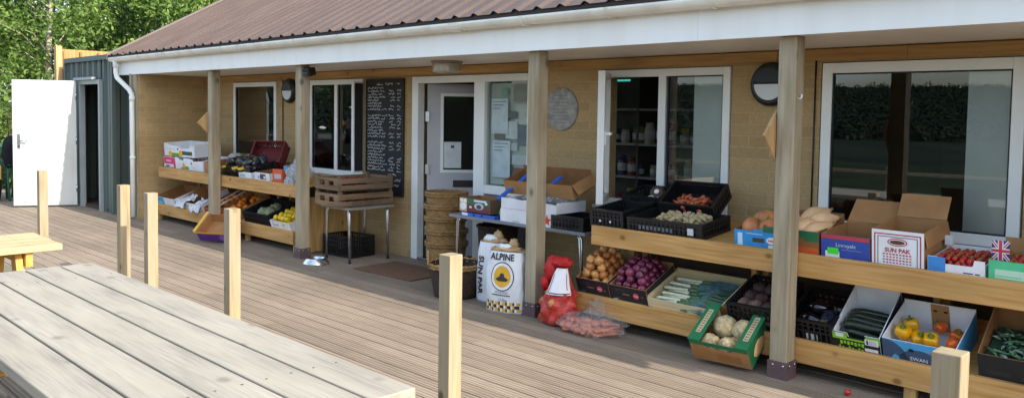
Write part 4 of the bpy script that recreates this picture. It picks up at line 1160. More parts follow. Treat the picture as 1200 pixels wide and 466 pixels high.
g = MB(); g.box(-.05, .055, .3925, .3935, .01, .195, KRAFT); 
for x in (-.025, .035): g.cbox((x, .392, .15), (.022, .002, .012), DARK)
pbk = g.build('inner_panel', pb)
fill(pb, [(-.13, .14, .125), (-.13, .27, .10), (.03, .13, .11), (-.05, .15, .09)], PEPY, 'yellow_pepper', 'shiny yellow pepper in the blue box', 'pepper', 'yellow peppers', rn, lambda r: (r.uniform(-.9, .3), r.uniform(-.5, .5), r.uniform(0, 6)), (1, 1.15))
fill(pb, [(.15, .13, .11), (.10, .08, .07), (.14, .25, .09), (-.07, .08, .07), (.02, .33, .08)], PEPO, 'orange_pepper', 'orange pepper in the blue box', 'pepper', 'orange peppers', rn)
def blk_deco(g): plate(g, -.15, -.03, .05, .08, col('#26282c')); plate(g, .02, .10, .045, .06, col('#303238'))
c3 = carton('bean_box', 'black box lined with brown card holding green beans at the right edge, lower tier', 'box', (-1.13, LY, LZ), LT, .38, .40, .17, BLACK2, KRAFTD, hs=(.17, .28), hb=.30, sm_=KRAFTD, deco=blk_deco)
bean_m = mat('bean_green', '#476b48', .4, .25, 30); bean2 = mat('bean_green_pale', '#8aa08a', .4, .25, 30)
def bean(m, s_):
    def f(g): g.tube([(-.05, 0, 0), (-.02, .006*s_, .004), (.02, .004*s_, .004), (.055, -.006, 0)], [.004, .009, .009, .003], m, 6)
    return proto(f)
fill(c3, [(rn.uniform(-.14, .14), rn.uniform(.05, .34), .13+rn.uniform(0, .03)) for _ in range(60)], [bean(bean_m, 1), bean(bean2, -1), bean(bean_m, -1)], 'green_bean', 'green bean in the black box at the right edge', 'bean', 'green beans', rn)
g = MB(); g.box(-.175, .175, .02, .38, .10, .12, mat('bean_bed', '#35503a', .8, .4, 40)); 
tag(g.build('leaf_bed', None, 0, (-1.13, LY, LZ), LT), 'bed of dark greens under the beans', 'greens')

# ---- right bench, upper tier
k1 = crate('plastic_crate', 'black crate at the left end of the upper tier, beside the grey table', (-3.985, UY, UZ), UT, .33, .44, .145, solid_front=True)
for x in (-.06, .04):
    g = MB(); g.lathe([(.009, 0), (.009, .002)], WCARD, 10, (x, -.001, .055), Matrix.Rotation(R(90), 4, 'X')); g.build('fixing', k1)
k2 = crate('plastic_crate', 'low black crate of knobbly pale roots on the front edge of the upper tier', (-3.455, UY, UZ), UT, .66, .40, .115, solid_front=True)
g = MB(); g.box(.21, .26, -.002, -.0004, .03, .08, col('#c6cace')); 
for i in range(9): g.box(-.22+.035*i, -.198+.035*i, -.002, -.0004, .03+.004*(i % 2), .06, col('#5c6066'))
g.build('printed_panel', k2)
gin = mat('knobbly_root', '#b8a67e', .75, .2, 40, bumpy=.3)
def root_m(seed):
    rr = random.Random(seed)
    def f(g):
        g.blob((0, 0, 0), (.042, .018, .018), gin, .3, seed, 12, 9, 2.5)
        g.blob((rr.uniform(-.02, .02), .016, .006), (.02, .014, .013), gin, .3, seed+9, 9, 7, 2.5)
    return proto(f)
fill(k2, [(x+.06, y+.045, z) for x, y, z in heap(.36, .26, .026, .05, 2, rn, .3)], [root_m(i) for i in range(4)], 'root', 'knobbly pale root in the low black crate', 'root vegetable', 'knobbly pale roots', rn)
g = MB(); g.box(-.30, .30, .03, .37, .012, .05, mat('root_bed', '#7d6c4e', .9, .3, 40)); tag(g.build('paper_liner', None, 0, (-3.455, UY, UZ), UT), 'brown liner under the pale roots', 'liner')
k3 = crate('plastic_crate', 'black crate tipped up behind the pale roots, with broken orange carrots', (-3.47, UY+.36, UZ+.10), (R(34), 0, R(3)), .47, .30, .13, solid_front=True)
g = MB(); 
for i in range(12): g.box(-.17+.028*i, -.152+.028*i, .2842, .2855, .105, .113, col('#8a9094'))
g.build('printed_panel', k3)
car = mat('carrot_skin', '#b05a38', .45, .2, 30)
def carrot(seed, L=.10, m=car):
    def f(g): g.tube([(-L/2, 0, 0), (-L/2+.01, 0, 0), (0, .003, 0), (L/2, 0, 0)], [.007, .019, .016, .004], m, 9)
    return proto(f)
CARS = [carrot(1), carrot(2, .08)]
fill(k3, heap(.26, .18, .02, .03, 2, rn, .5), CARS, 'carrot_piece', 'short carrot piece in the tipped black crate', 'carrot', 'loose carrots in the tipped crate', rn)
k4 = crate('plastic_crate', 'black crate between the open casement and the tipped crate, second row', (-3.98, UY+.46, UZ+.10), (R(14), 0, R(-4)), .40, .30, .13)
g = MB(); tw = mat('mushroom_brown', '#5b4636', .7, .3, 20); g.lathe([(.01, -.01), (.055, -.008), (.062, .008), (.04, .024), (.0, .03)], tw, 16); g.lathe([(.022, .029), (.02, .031), (.0, .031)], WCARD, 10)
tag(g.build('mushroom', None, 0, (-3.86, UY+.50, UZ+.26), (R(60), 0, R(20))), 'big flat mushroom showing its pale stalk in the black crate', 'mushroom')
g = MB(); g.tube([(-.07, 0, 0), (-.04, .01, .03), (0, 0, .04), (.03, .01, .02), (.06, 0, .035)], .003, WCARD, 5); tag(g.build('twist_tie', None, 0, (-3.87, UY+.44, UZ+.20)), 'curl of white string by the big mushroom', 'string')

cyan = col('#2b8fd0')
def sq_deco(g):
    plate(g, -.185, .185, .003, .118, cyan); plate(g, -.165, -.13, .015, .10, col('#bfdcf0'), 2); plate(g, -.055, .03, .045, .075, dgrey, 2); pdisc(g, .085, .065, .04, .024, WCARD, 2); plate(g, .06, .11, .06, .07, col('#c46a5a'), 3)
    plate(g, -.10, .02, .098, .104, col('#a8d0ec'), 2); plate(g, .06, .105, .008, .034, WCARD, 2)
sqf = [(0, 0), (.38, 0), (.38, .12), (.24, .12), (.235, .135), (.145, .135), (.14, .12), (0, .12)]
sb = carton('squash_box', 'bright blue box of orange squashes left of the right porch post', 'box', (-2.675, UY, UZ), UT, .38, .38, .12, cyan, KRAFTD, front=sqf, hs=.125, hb=.15, fm=cyan, deco=sq_deco)
squ = [ball(mat('orange_squash', '#c07c4c', .5, .2, 12, bumpy=.1), .066, .08, 2, 2, stg), ball(mat('orange_squash', ''), .075, .08, 5, 2, stg)]
fill(sb, [(-.105, .09, .12), (.03, .09, .115), (.12, .10, .12), (-.1, .24, .13), (.06, .24, .145), (.13, .28, .13), (-.03, .17, .165)], squ, 'orange_squash', 'round orange squash in the bright blue box', 'squash', 'orange squashes', rn)
dgreen = col('#1f6a46'); oran = col('#c85a24'); brn = col('#8a5a34')
def bn_deco(g): plate(g, -.19, .19, .115, .158, dgreen); plate(g, -.19, .19, .0025, .055, oran); plate(g, -.19, .02, .058, .112, brn); plate(g, .10, .19, .095, .115, dgreen, 2)
bb = carton('squash_box', 'green and orange box of pale butternut squashes right of the porch post', 'box', (-2.46, UY+.001, UZ), UT, .385, .40, .16, brn, KRAFTD, hs=.165, hb=.21, deco=bn_deco)
bb.location.x = -2.462
bm_ = mat('butternut_skin', '#dcb588', .45, .1, 10)
def butter(seed):
    def f(g):
        def sh(p, d): k = 1-.38*max(0, min(1, (d.x+.1)*1.4)); return Vector((p.x, p.y*k, p.z*k))
        g.blob((0, 0, 0), (.12, .062, .062), bm_, .05, seed, 16, 14, 1.4, None, sh)
        g.tube([(.115, 0, 0), (.135, 0, .004)], [.012, .009], mat('squash_stalk', '#8a7a55', .8, .2, 30), 6); g.lathe([(.008, 0), (.006, .003)], mat('squash_stalk', ''), 8, (-.119, 0, 0), Matrix.Rotation(R(-90), 4, 'Y'))
    return proto(f)
BUT = [butter(1), butter(2), butter(4)]
fill(bb, [(.06, .13, .165), (.12, .26, .19), (-.05, .12, .16), (-.10, .24, .18), (.04, .30, .205), (-.13, .13, .15), (.135, .12, .15)], BUT, 'butternut_squash', 'pale pear-shaped butternut squash in the green and orange box', 'squash', 'butternut squashes', rn, lambda r: (R(6), r.uniform(-.4, .1), r.uniform(.9, 2.2)), (.9, 1.0))
royal = col('#28469a'); redc = col('#b83a44')
def lin_deco(g):
    plate(g, -.15, .15, .003, .155, royal); plate(g, -.15, .15, .132, .156, redc, 2); ptext(g, 'Linroyale', .034, col('#c5cde0'), .005, .095, 2, 0, .17)
    plate(g, -.02, .10, .068, .070, col('#8f9fcc'), 2); plate(g, -.125, -.035, .005, .052, WCARD, 2); plate(g, -.11, -.04, .035, .075, col('#3ddc3a'), 3)
lb = carton('empty_box', 'empty royal blue box with a red stripe and green sticker', 'box', (-2.10, UY, UZ), UT, .305, .40, .158, royal, KRAFT, hs=.16, hb=.16, fm=royal, sm_=KRAFT, deco=lin_deco, flaps=[('back', .2, 38, KRAFT)])
spr = col('#b03a4a'); 
def sun_deco(g):
    plate(g, -.148, .148, .003, .222, WCARD)
    for a in ((-.135, -.128, .01, .205), (.128, .135, .01, .205), (-.1275, .1275, .198, .205)): plate(g, a[0], a[1], a[2], a[3], spr, 2)
    for a in ((-.115, -.111, .01, .188), (.111, .115, .01, .188), (-.1105, .1105, .184, .188)): plate(g, a[0], a[1], a[2], a[3], col('#4a3a42'), 2)
    pdisc(g, 0, .155, .058, .024, spr, 2, 24); pdisc(g, 0, .155, .05, .018, WCARD, 3, 24); pdisc(g, 0, .155, .044, .013, col('#5a3d2a'), 4, 24)
    ptext(g, 'SUN PAK', .036, spr, 0, .104, 2, .0012, .19)
    for i in range(4):
        for j in range(9): plate(g, -.085+.019*j+(i % 2)*.003, -.072+.019*j, .076-.017*i, .084-.017*i, spr, 2)
spb = carton('empty_box', 'tall white box with a red border and SUN PAK lettering, open at the top', 'box', (-1.785, UY, UZ), UT, .30, .41, .225, KRAFT, KRAFT, fm=WCARD, sm_=KRAFT, deco=sun_deco, flaps=[('back', .16, 55, KRAFT), ('right', .09, -80, KRAFT)])
g = MB(); g.box(-.15, .15, 0, .22, 0, .16, col('#9cbccb'));
tag(g.build('blue_packet', None, .004, (-2.02, 5.66, .855), (R(6), 0, R(6))), 'pale blue packet standing behind the two empty boxes', 'packet')
bblue = col('#3a86cc')
def tray_deco(g):
    plate(g, -.148, -.055, .003, .098, bblue); plate(g, .04, .09, .02, .026, dgrey); plate(g, .10, .125, .02, .026, dgrey)
tf = [(0, 0), (.30, 0), (.30, .10), (.245, .10), (.24, .07), (.23, .062), (.075, .062), (.06, .07), (.05, .10), (0, .10)]
bt = carton('fruit_tray', 'white and blue tray of strawberries with raised corner posts', 'tray', (-1.465, UY, UZ), UT, .30, .34, .10, WCARD, WCARD, front=tf, hs=.075, hb=.10, deco=tray_deco)
for x, y in ((-.149, .30), (.109, .30)):
    g = MB(); g.box(x, x+.04, y, y+.032, .1005, .155, WCARD); g.build('corner_post', bt)
straw = mat('strawberry_red', '#b3201c', .3, .2, 60, bumpy=.4, coat=.2)
def sbf(seed):
    def f(g):
        def sh(p, d): k = 1-.35*max(0, -d.z); return Vector((p.x*k, p.y*k, p.z))
        g.blob((0, 0, 0), (.016, .016, .02), straw, .05, seed, 9, 7, 1.3, None, sh)
        g.lathe([(.010, .016), (.004, .021)], stg, 5)
    return proto(f)
SB = [sbf(1), sbf(2)]
fill(bt, [(x, y+.012, z-.006) for x, y, z in heap(.25, .28, .0175, .045, 2, rn, .3)], SB, 'strawberry', 'small red strawberry in the white and blue tray', 'strawberry', 'strawberries in the blue tray', rn)
g = MB(); g.box(-.143, .143, .012, .33, .008, .045, straw); tag(g.build('fruit_layer', None, 0, (-1.465, UY, UZ), UT), 'lower layer of strawberries in the white and blue tray', 'strawberries', None, 'stuff')
mint = col('#4ec08a')
def uj_deco(g): plate(g, -.16, .16, .003, .118, mint); plate(g, -.13, .02, .02, .07, col('#b8d8c0'), 2); plate(g, -.125, .0, .032, .036, mint, 3); plate(g, .05, .15, .015, .06, col('#d8a0b0'), 2)
ujf = [(0, 0), (.33, 0), (.33, .12), (.28, .12), (.275, .08), (.07, .08), (.055, .12), (0, .12)]
uj = carton('fruit_tray', 'green tray of strawberries with a Union Jack panel at the right edge', 'tray', (-1.135, UY, UZ), UT, .325, .34, .12, mint, KRAFT, front=ujf, hs=.12, hb=.18, fm=mint, deco=uj_deco)
g = MB(); uw, uh = .09, .115; ub = col('#2b3a78'); ur = col('#c03548'); x0_ = -.16; y_ = .12
def fl(pts, m, k): g.prism(pts, (x0_+.0+(.0012*k), y_, .11), (0, -1, 0), (0, 0, 1), (1, 0, 0), .001, m)
g2 = [(0, 0), (uw, 0), (uw, uh), (0, uh)]
def flp(pts, m, k): g.prism(pts, (-.162, .055-.0012*k, .105), (1, 0, 0), (0, 0, 1), (0, -1, 0), .0012, m)
flp(g2, ub, 1)
for s_ in (0, 1):
    a = [(0, 0), (.012, 0), (uw, uh-.012), (uw, uh), (uw-.012, uh), (0, .012)]
    if s_: a = [(uw-x, z) for x, z in a][::-1]
    flp(a, WCARD, 2+s_*.3)
    a = [(0, 0), (.004, 0), (uw, uh-.004), (uw, uh), (uw-.004, uh), (0, .004)]
    if s_: a = [(uw-x, z) for x, z in a][::-1]
    flp(a, ur, 3+s_*.3)
flp([(uw/2-.014, 0), (uw/2+.014, 0), (uw/2+.014, uh), (uw/2-.014, uh)], WCARD, 4); flp([(0, uh/2-.014), (uw, uh/2-.014), (uw, uh/2+.014), (0, uh/2+.014)], WCARD, 4.2)
flp([(uw/2-.008, 0), (uw/2+.008, 0), (uw/2+.008, uh), (uw/2-.008, uh)], ur, 5); flp([(0, uh/2-.008), (uw, uh/2-.008), (uw, uh/2+.008), (0, uh/2+.008)], ur, 5.2)
g.build('flag_panel', uj)
fill(uj, [(x, y+.012, z) for x, y, z in heap(.27, .28, .0175, .05, 2, rn, .3)], SB, 'strawberry', 'small red strawberry in the green tray at the right edge', 'strawberry', 'strawberries in the green tray', rn)
g = MB(); g.box(-.15, .15, .01, .33, .008, .055, straw); tag(g.build('fruit_layer', None, 0, (-1.135, UY, UZ), UT), 'lower layer of strawberries in the green tray', 'strawberries', None, 'stuff')

# ---- on the deck in front of the right bench
grn = col('#1c6e42'); 
def cel_deco(g): plate(g, -.21, .21, .135, .168, grn); plate(g, -.19, -.06, .02, .10, col('#a5743f')); plate(g, -.02, .15, .03, .09, col('#9a6a3a'))
cl = carton('celeriac_box', 'green and brown box of celeriac tipped on the deck against the bench', 'box', (-2.80, 4.875, .03), (R(31), R(0), R(4)), .42, .36, .17, brn, KRAFTD, hs=.17, hb=.17, sm_=grn, front=outl(.42, .165, .05, .10), deco=cel_deco, fm=KRAFT)
for s_ in (-1, 1):
    g = MB(); xa, xb = sorted((s_*.215, s_*.125)); g.box(xa, xb, -.004, .365, .1705, .177, grn); g.box(s_*.17-.018, s_*.17+.018, .07, .30, .1772, .1785, col('#c9b48c')); 
    for i in range(9): g.box(s_*.17-.012, s_*.17+.012, .08+.024*i, .092+.024*i, .1786, .1795, col('#8a7a5a'))
    g.build('top_flange', cl)
g = MB(); g.blob((.214, .15, .07), (.004, .09, .055), col('#d9b07a'), .2, 4, 12, 8); g.build('printed_panel', cl)
celm = mat('celeriac_skin', '#c6b083', .8, .35, 30, bumpy=.6, bscale=60); celc = mat('celeriac_cut', '#d2b888', .7, .5, 25, bumpy=.4)
CEL = [ball(celm, .083, .14, 2, 3), ball(celm, .080, .16, 5, 3), ball(celc, .07, .25, 7, 5), ball(celc, .072, .25, 9, 5)]
for i, (s_, q) in enumerate((((-.055, .235, .10), 'smooth round celeriac at the upper left of the green box'), ((.085, .225, .10), 'smooth round celeriac at the upper right of the green box'), ((-.10, .075, .085), 'knobbly celeriac at the lower left of the green box'), ((.035, .075, .085), 'knobbly celeriac at the lower middle of the green box'))):
    o = bpy.data.objects.new('celeriac', CEL[i]); C.objects.link(o); o.location = mw(cl) @ Vector(s_); o.rotation_euler = (i, i*.7, i*1.3); tag(o, q, 'celeriac', 'celeriac in the green box')
g = MB(); g.blob((0, 0, .02), (.021, .021, .0195), mat('tomato_red', '#c01a14', .15, .08, 8, coat=.4), .03, 1, 14, 10); g.lathe([(.009, .038), (.003, .042)], stg, 6)
tag(g.build('tomato', None, 0, (-1.99, 4.95, 0)), 'single dropped red tomato on the deck in front of the bench', 'tomato')
# bag of carrots
g = MB(); bagm = film_mat('carrot_bag_film', '#d2d4d6', .17)
def bsh(p, d):
    return Vector((p.x, p.y, max(p.z, -.055)))
g.blob((0, 0, .06), (.27, .18, .10), bagm, .3, 2, 40, 24, 2.8, None, bsh)
g.blob((-.02, .15, .13), (.10, .05, .10), bagm, .6, 7, 24, 16, 3.2)
cbag = tag(g.build('plastic_bag', None, 0, (-3.96, 4.93, 0), (0, 0, R(12))), 'clear plastic bag of carrots lying on the deck by the bench', 'bag')
CL2 = [carrot(5, .17, mat('bag_carrot', '#c06c48', .5, .2, 20)), carrot(6, .15, mat('bag_carrot', '')), carrot(8, .19, mat('bag_carrot', ''))]
sp = [(-.19+.035*i+rn.uniform(-.01, .01), -.08+.05*j+rn.uniform(-.01, .01), .025+.03*k) for i in range(11) for j, k in ((0, 0), (1, 0), (2, 0), (3, 0), (1, 1), (2, 1), (1.5, 2), (0, .8))]
fill(cbag, [s_ for s_ in sp if (s_[0]/.22)**2+((s_[1])/.14)**2+((s_[2]-.03)/.10)**2 < 1], CL2, 'carrot', 'carrot inside the clear plastic bag', 'carrot', 'carrots in the bag', rn, lambda r: (r.uniform(-.2, .2), r.uniform(-.25, .25), r.uniform(.5, 1.3)+R(12)), (.9, 1.05))
# red net sack
t = thing('net_sack', 'red net sack of onions with a white label beside the middle porch post', 'sack', (-4.30, 4.93, 0))
netm, nt, bs = nodes('red_net')
mp = mapped(nt)
v1 = N(nt, 'ShaderNodeTexNoise'); v1.inputs['Scale'].default_value = 170; nt.links.new(mp.outputs[0], v1.inputs[0])
bs.inputs['Base Color'].default_value = lin('#c23a34'); bs.inputs['Roughness'].default_value = .4
tr_ = N(nt, 'ShaderNodeBsdfTransparent'); mx = N(nt, 'ShaderNodeMixShader')
nt.links.new(ramp(nt, v1.outputs[0], [(.40, (0, 0, 0)), (.46, (1, 1, 1))]), mx.inputs[0]); nt.links.new(tr_.outputs[0], mx.inputs[1]); nt.links.new(bs.outputs[0], mx.inputs[2])
nt.links.new(mx.outputs[0], nt.nodes['Material Output'].inputs[0])
g = MB(); k = g.mi(netm); nu, nv = 100, 72; rows = []
lump = [(Vector((math.cos(a+.4*lv), math.sin(a+.4*lv), 0)), lv) for lv in range(4) for a in [2*math.pi*i/6 for i in range(6)]]
def netr(z, a):
    u = z/.52
    base = .175*(1-(2*min(u, .5)/1.0-.45)**2*.9) if u < .5 else .150-.135*((u-.5)/.5)**.8
    b = 0
    if z < .28:
        for i in range(5):
            for lv in range(4):
                aa = 2*math.pi*i/5+lv*.63; zz = .04+.068*lv
                da = (a-aa+math.pi) % (2*math.pi)-math.pi
                b += .030*math.exp(-((da*.15)**2+(z-zz)**2)/.0011)
    return max(.012, base*.86+b+.006*math.sin(a*9+z*30)*(z > .25))
for i in range(nv+1):
    z = .004+.516*i/nv; row = []
    for j in range(nu):
        a = 2*math.pi*j/nu; r = netr(z, a)*(1 if i else .8)
        row.append(g.bm.verts.new((r*math.cos(a)*1.02+(-.02+.05*(z/.5)**2), r*math.sin(a)*.85+.02*(z/.5), z)))
    rows.append(row)
for A, B in zip(rows, rows[1:]):
    for j in range(nu):
        f = g.bm.faces.new([A[j], A[(j+1) % nu], B[(j+1) % nu], B[j]]); f.material_index = k; f.smooth = True
g.bm.faces.new(rows[0][::-1]).material_index = k; g.bm.faces.new(rows[-1]).material_index = k
g.build('net', t)
g = MB(); redp = mat('red_net_gathered', '#b8141a', .6, .2, 30, bumpy=.5); g.blob((-.07, -.02, .43), (.06, .06, .11), redp, .4, 4, 20, 14, 2.6); g.blob((.01, 0, .50), (.11, .07, .04), redp, .4, 5, 20, 12, 2.6); g.blob((-.11, -.05, .33), (.035, .04, .06), redp, .4, 9, 16, 12, 2.6)
g.build('gathered_top', t)
g = MB(); m = mat('sack_label', '#e3e4e8', .5, .04, 9)
def lab_pt(u, v):
    a = R(-118+118*u); z = .255+.205*v
    r = netr(z, -1.2)+.022-.0*v
    return Vector((r*math.cos(a)*1.02+(-.02+.05*(z/.5)**2), r*math.sin(a)*.9, z))
def patch(u0, u1, v0, v1, m, off):
    nu_, nv_ = 10, 4; G = [[g.bm.verts.new(lab_pt(u0+(u1-u0)*i/nu_, v0+(v1-v0)*j/nv_)*1+Vector((math.cos(R(-60)), math.sin(R(-60)), 0))*off) for i in range(nu_+1)] for j in range(nv_+1)]
    for j in range(nv_):
        for i in range(nu_):
            f = g.bm.faces.new([G[j][i], G[j][i+1], G[j+1][i+1], G[j+1][i]]); f.material_index = g.mi(m); f.smooth = True
patch(.12, .95, 0, 1, m, 0)
for q in ((.17, .9, .06, .09), (.17, .30, .09, .8), (.8, .9, .2, .8)): 
    if q[1]-q[0] < .2: patch(q[0], q[0]+.03, q[2], q[3], col('#6a2338'), .003)
    else: patch(*q, col('#6a2338'), .003)
g.build('label', t)
rn2 = random.Random(8)
for lv in range(4):
    for i in range(5):
        a = 2*math.pi*i/5+lv*.63; rr = .115 if lv < 3 else .08
        o = bpy.data.objects.new('onion', ONIONS[(i+lv) % 3]); C.objects.link(o); o.location = Vector((-4.32+rr*math.cos(a), 4.93+rr*.85*math.sin(a), .042+.068*lv)); o.scale = (1.12,)*3; o.rotation_euler = (rn2.uniform(-1, 1), rn2.uniform(-1, 1), 0)
        tag(o, 'onion inside the red net sack', 'onion', 'onions in the red net')
# potato sacks
def potato_sack(loc, rz, w, dp, h, label, front, seed):
    t = thing('potato_sack', label, 'sack', loc, (0, 0, R(rz)), 'white paper potato sacks')
    pm_ = mat('white_sack_paper', '#dcdfe2', .55, .06, 10, bumpy=.25, bscale=14)
    g = MB(); k = g.mi(pm_); nu, nv = 64, 34; rows = []
    def pos(a, z, off=0):
        u = z/h; e = .45 if u < .9 else .6
        ca, sa = math.cos(a), math.sin(a)
        x = abs(ca)**.6*(1 if ca > 0 else -1)*(w/2)*(1-.10*u+.05*math.sin(u*3.1)); y = abs(sa)**.7*(1 if sa > 0 else -1)*(dp/2)*(1-.35*u**2+.10*math.sin(u*3.1))
        q = 1+.09*noise.noise(Vector((ca*1.5+seed, sa*1.5, z*6)))+.035*noise.noise(Vector((ca*4+seed, sa*4, z*16)))
        v = Vector((x*q, y*q, z))
        if off: v += Vector((0, -off, 0))
        return v
    for i in range(nv+1):
        z = h*i/nv; rows.append([g.bm.verts.new(pos(2*math.pi*j/nu, z)) for j in range(nu)])
    for A, B in zip(rows, rows[1:]):
        for j in range(nu):
            f = g.bm.faces.new([A[j], A[(j+1) % nu], B[(j+1) % nu], B[j]]); f.material_index = k; f.smooth = True
    g.bm.faces.new(rows[0][::-1]).material_index = k
    g.build('paper_body', t)
    g = MB(); tn = mat('kraft_lining', '#b5946a', .8, .2, 20, bumpy=.5, bscale=30)
    g.blob((0, .01, h+.005), (w*.44, dp*.30, .035), tn, .6, seed, 26, 12, 3.4); g.blob((w*.12, .02, h+.05), (.05, .03, .05), tn, .5, seed+3, 16, 10, 3)
    g.blob((-w*.1, -.0, h+.028), (.08, .04, .03), pm_, .5, seed+5, 16, 10, 3)
    g.build('rolled_top', t)
    g = MB(); front(g, pos, h, w); g.build('printed_front', t)
    return t
inkb = col('#2a2c30'); gold = col('#d9a72a')
def on_front(g, pos, h, w, pts_fn, m, off=.003):
    pass
def surf(pos, x, z, w, off):
    s_ = max(-1, min(1, x/(w/2))); a = -math.pi/2+math.asin(max(-1, min(1, abs(s_)**(1/.6)*(1 if s_ > 0 else -1))))
    v = pos(a, z); return Vector((v.x, v.y-off, z))
def warp(g, start, pos, w, off):
    g.bm.verts.ensure_lookup_table()
    for v in list(g.bm.verts)[start:]: v.co = surf(pos, v.co.x, v.co.z, w, off+(-v.co.y))
def fr1(g, pos, h, w):
    ck_ = col('#2b2a2a'); n0 = 0
    nx = 11; cell = w*.98/nx
    for i in range(nx):
        for j in range(3):
            x = -w*.49+cell*i; m = (gold if (i+j) % 2 == 0 else ck_); g.box(x, x+cell*.5, -.001, 0, .012+.028*j, .038+.028*j, m); g.box(x+cell*.5, x+cell, -.001, 0, .012+.028*j, .038+.028*j, WCARD if (i+j) % 2 else ck_ if j == 1 else gold)
    pdisc(g, .01, h*.60, .112, .122, inkb, 1, 28); pdisc(g, .01, h*.60, .104, .113, WCARD, 2, 28); pdisc(g, .01, h*.60, .082, .090, gold, 3, 28)
    ppoly(g, [(.01-.06, h*.56), (.01-.025, h*.60), (.01-.014, h*.655), (.01+.014, h*.655), (.01+.025, h*.60), (.01+.065, h*.56), (.01+.04, h*.525), (.01-.035, h*.525)], inkb, 4)
    ptext(g, 'ALPINE', .075, inkb, .0, h*.915, 2, .0025, w*.8); ptext(g, 'POTATOES', .026, inkb, .01, h*.335, 2, 0, .15)
    for i in range(9): plate(g, -.085+.02*i, -.070+.02*i, h*.285, h*.285+.009, inkb)
    ptext(g, '12.5kg', .034, inkb, .02, h*.215, 2, 0, .12)
    warp(g, 0, pos, w, .004)
potato_sack((-4.915, 4.955, 0), 14, .37, .22, .51, 'white paper potato sack with black and gold emblem and tartan base, in front', fr1, 1)
def fr2(g, pos, h, w):
    pdisc(g, .06, h*.86, .035, .03, col('#c23a4a'), 1, 16); g.text('SUN PAR', .085, inkb, (-.075, -.002, h*.45), (0, 0, -1), (1, 0, 0), .003, .36)
    for i in range(3): plate(g, .03, .07, h*.3+.05*i, h*.3+.05*i+.014, inkb)
    warp(g, 0, pos, w, .004)
potato_sack((-5.25, 5.11, 0), 6, .31, .19, .53, 'white paper sack with vertical lettering, half behind the tartan-based one', fr2, 4)
# ------------------------------------------------------------------ grey table with boxes
def school_table(loc, W, D, H, top_m, label, tr=.013, leg_in=.07):
    t = thing('steel_legged_table', label, 'table', loc)
    g = MB(); g.box(0, W, 0, D, H-.028, H, top_m); g.build('tabletop', t, .004)
    for x in (leg_in, W-leg_in):
        for y in (.05, D-.05):
            g = MB(); sgn = 1 if x < W/2 else -1
            g.tube([(x, y, 0), (x, y, H*.55), (x+sgn*.004, y, H-.07), (x+sgn*.02, y, H-.035), (x+sgn*.05, y, H-.03)], tr, STEEL, 10)
            g.tube([(x, y, 0), (x+sgn*.012, y, H*.5), (x+sgn*.03, y, H-.06), (x+sgn*.05, y, H-.031)], tr*.85, STEEL, 10)
            g.lathe([(tr*1.3, 0), (tr*1.3, .02)], BLACKP, 10, (x, y, .0))
            g.build('leg', t)
    return t
GT = school_table((-5.99, 5.215, 0), 1.70, .60, .705, mat('grey_tabletop', '#7b7e83', .5, .08, 6), 'grey-topped steel-legged table in front of the side light')
rn = random.Random(44)
TZ = .706
# basket stack
wick, nt, bs = nodes('wicker')
def wicker(name, a, b):
    m, nt, bs = nodes(name)
    tc = N(nt, 'ShaderNodeTexCoord'); sx = N(nt, 'ShaderNodeSeparateXYZ'); nt.links.new(tc.outputs['Object'], sx.inputs[0])
    at = N(nt, 'ShaderNodeMath', operation='ARCTAN2'); nt.links.new(sx.outputs[1], at.inputs[0]); nt.links.new(sx.outputs[0], at.inputs[1])
    m1 = N(nt, 'ShaderNodeMath', operation='MULTIPLY'); m1.inputs[1].default_value = 44; nt.links.new(at.outputs[0], m1.inputs[0])
    m2 = N(nt, 'ShaderNodeMath', operation='MULTIPLY'); m2.inputs[1].default_value = 380; nt.links.new(sx.outputs[2], m2.inputs[0])
    f2 = N(nt, 'ShaderNodeMath', operation='SINE'); nt.links.new(m2.outputs[0], f2.inputs[0])
    f1 = N(nt, 'ShaderNodeMath', operation='SINE'); nt.links.new(m1.outputs[0], f1.inputs[0])
    pr = N(nt, 'ShaderNodeMath', operation='MULTIPLY'); nt.links.new(f1.outputs[0], pr.inputs[0]); nt.links.new(f2.outputs[0], pr.inputs[1])
    nz = N(nt, 'ShaderNodeTexNoise'); nz.inputs['Scale'].default_value = 22; nz.inputs['Detail'].default_value = 5; nt.links.new(tc.outputs['Object'], nz.inputs[0])
    c0 = ramp(nt, pr.outputs[0], [(.08, tuple(x*.5 for x in lin(a)[:3])), (.4, lin(a)), (.9, lin(b))])
    c0 = mixc(nt, .8, c0, ramp(nt, nz.outputs[0], [(.3, (.6, .55, .5)), (.7, (1.15, 1.12, 1.1))]), 'MULTIPLY')
    nt.links.new(c0, bs.inputs['Base Color']); bs.inputs['Roughness'].default_value = .65
    bump(nt, bs, pr.outputs[0], 1, .006)
    return m
WICK = wicker('honey_wicker', '#c59a5c', '#dcb87e'); WICKD = wicker('dark_wicker', '#4a3226', '#6a4a36')
def braid(g, r, z, m, amp=.004, rad=.014, n=72):
    g.tube([((r+amp*math.sin(a*18))*math.cos(a), (r+amp*math.sin(a*18))*math.sin(a), z+amp*math.cos(a*18)) for a in [2*math.pi*i/n for i in range(n+1)]], rad, m, 7, False)
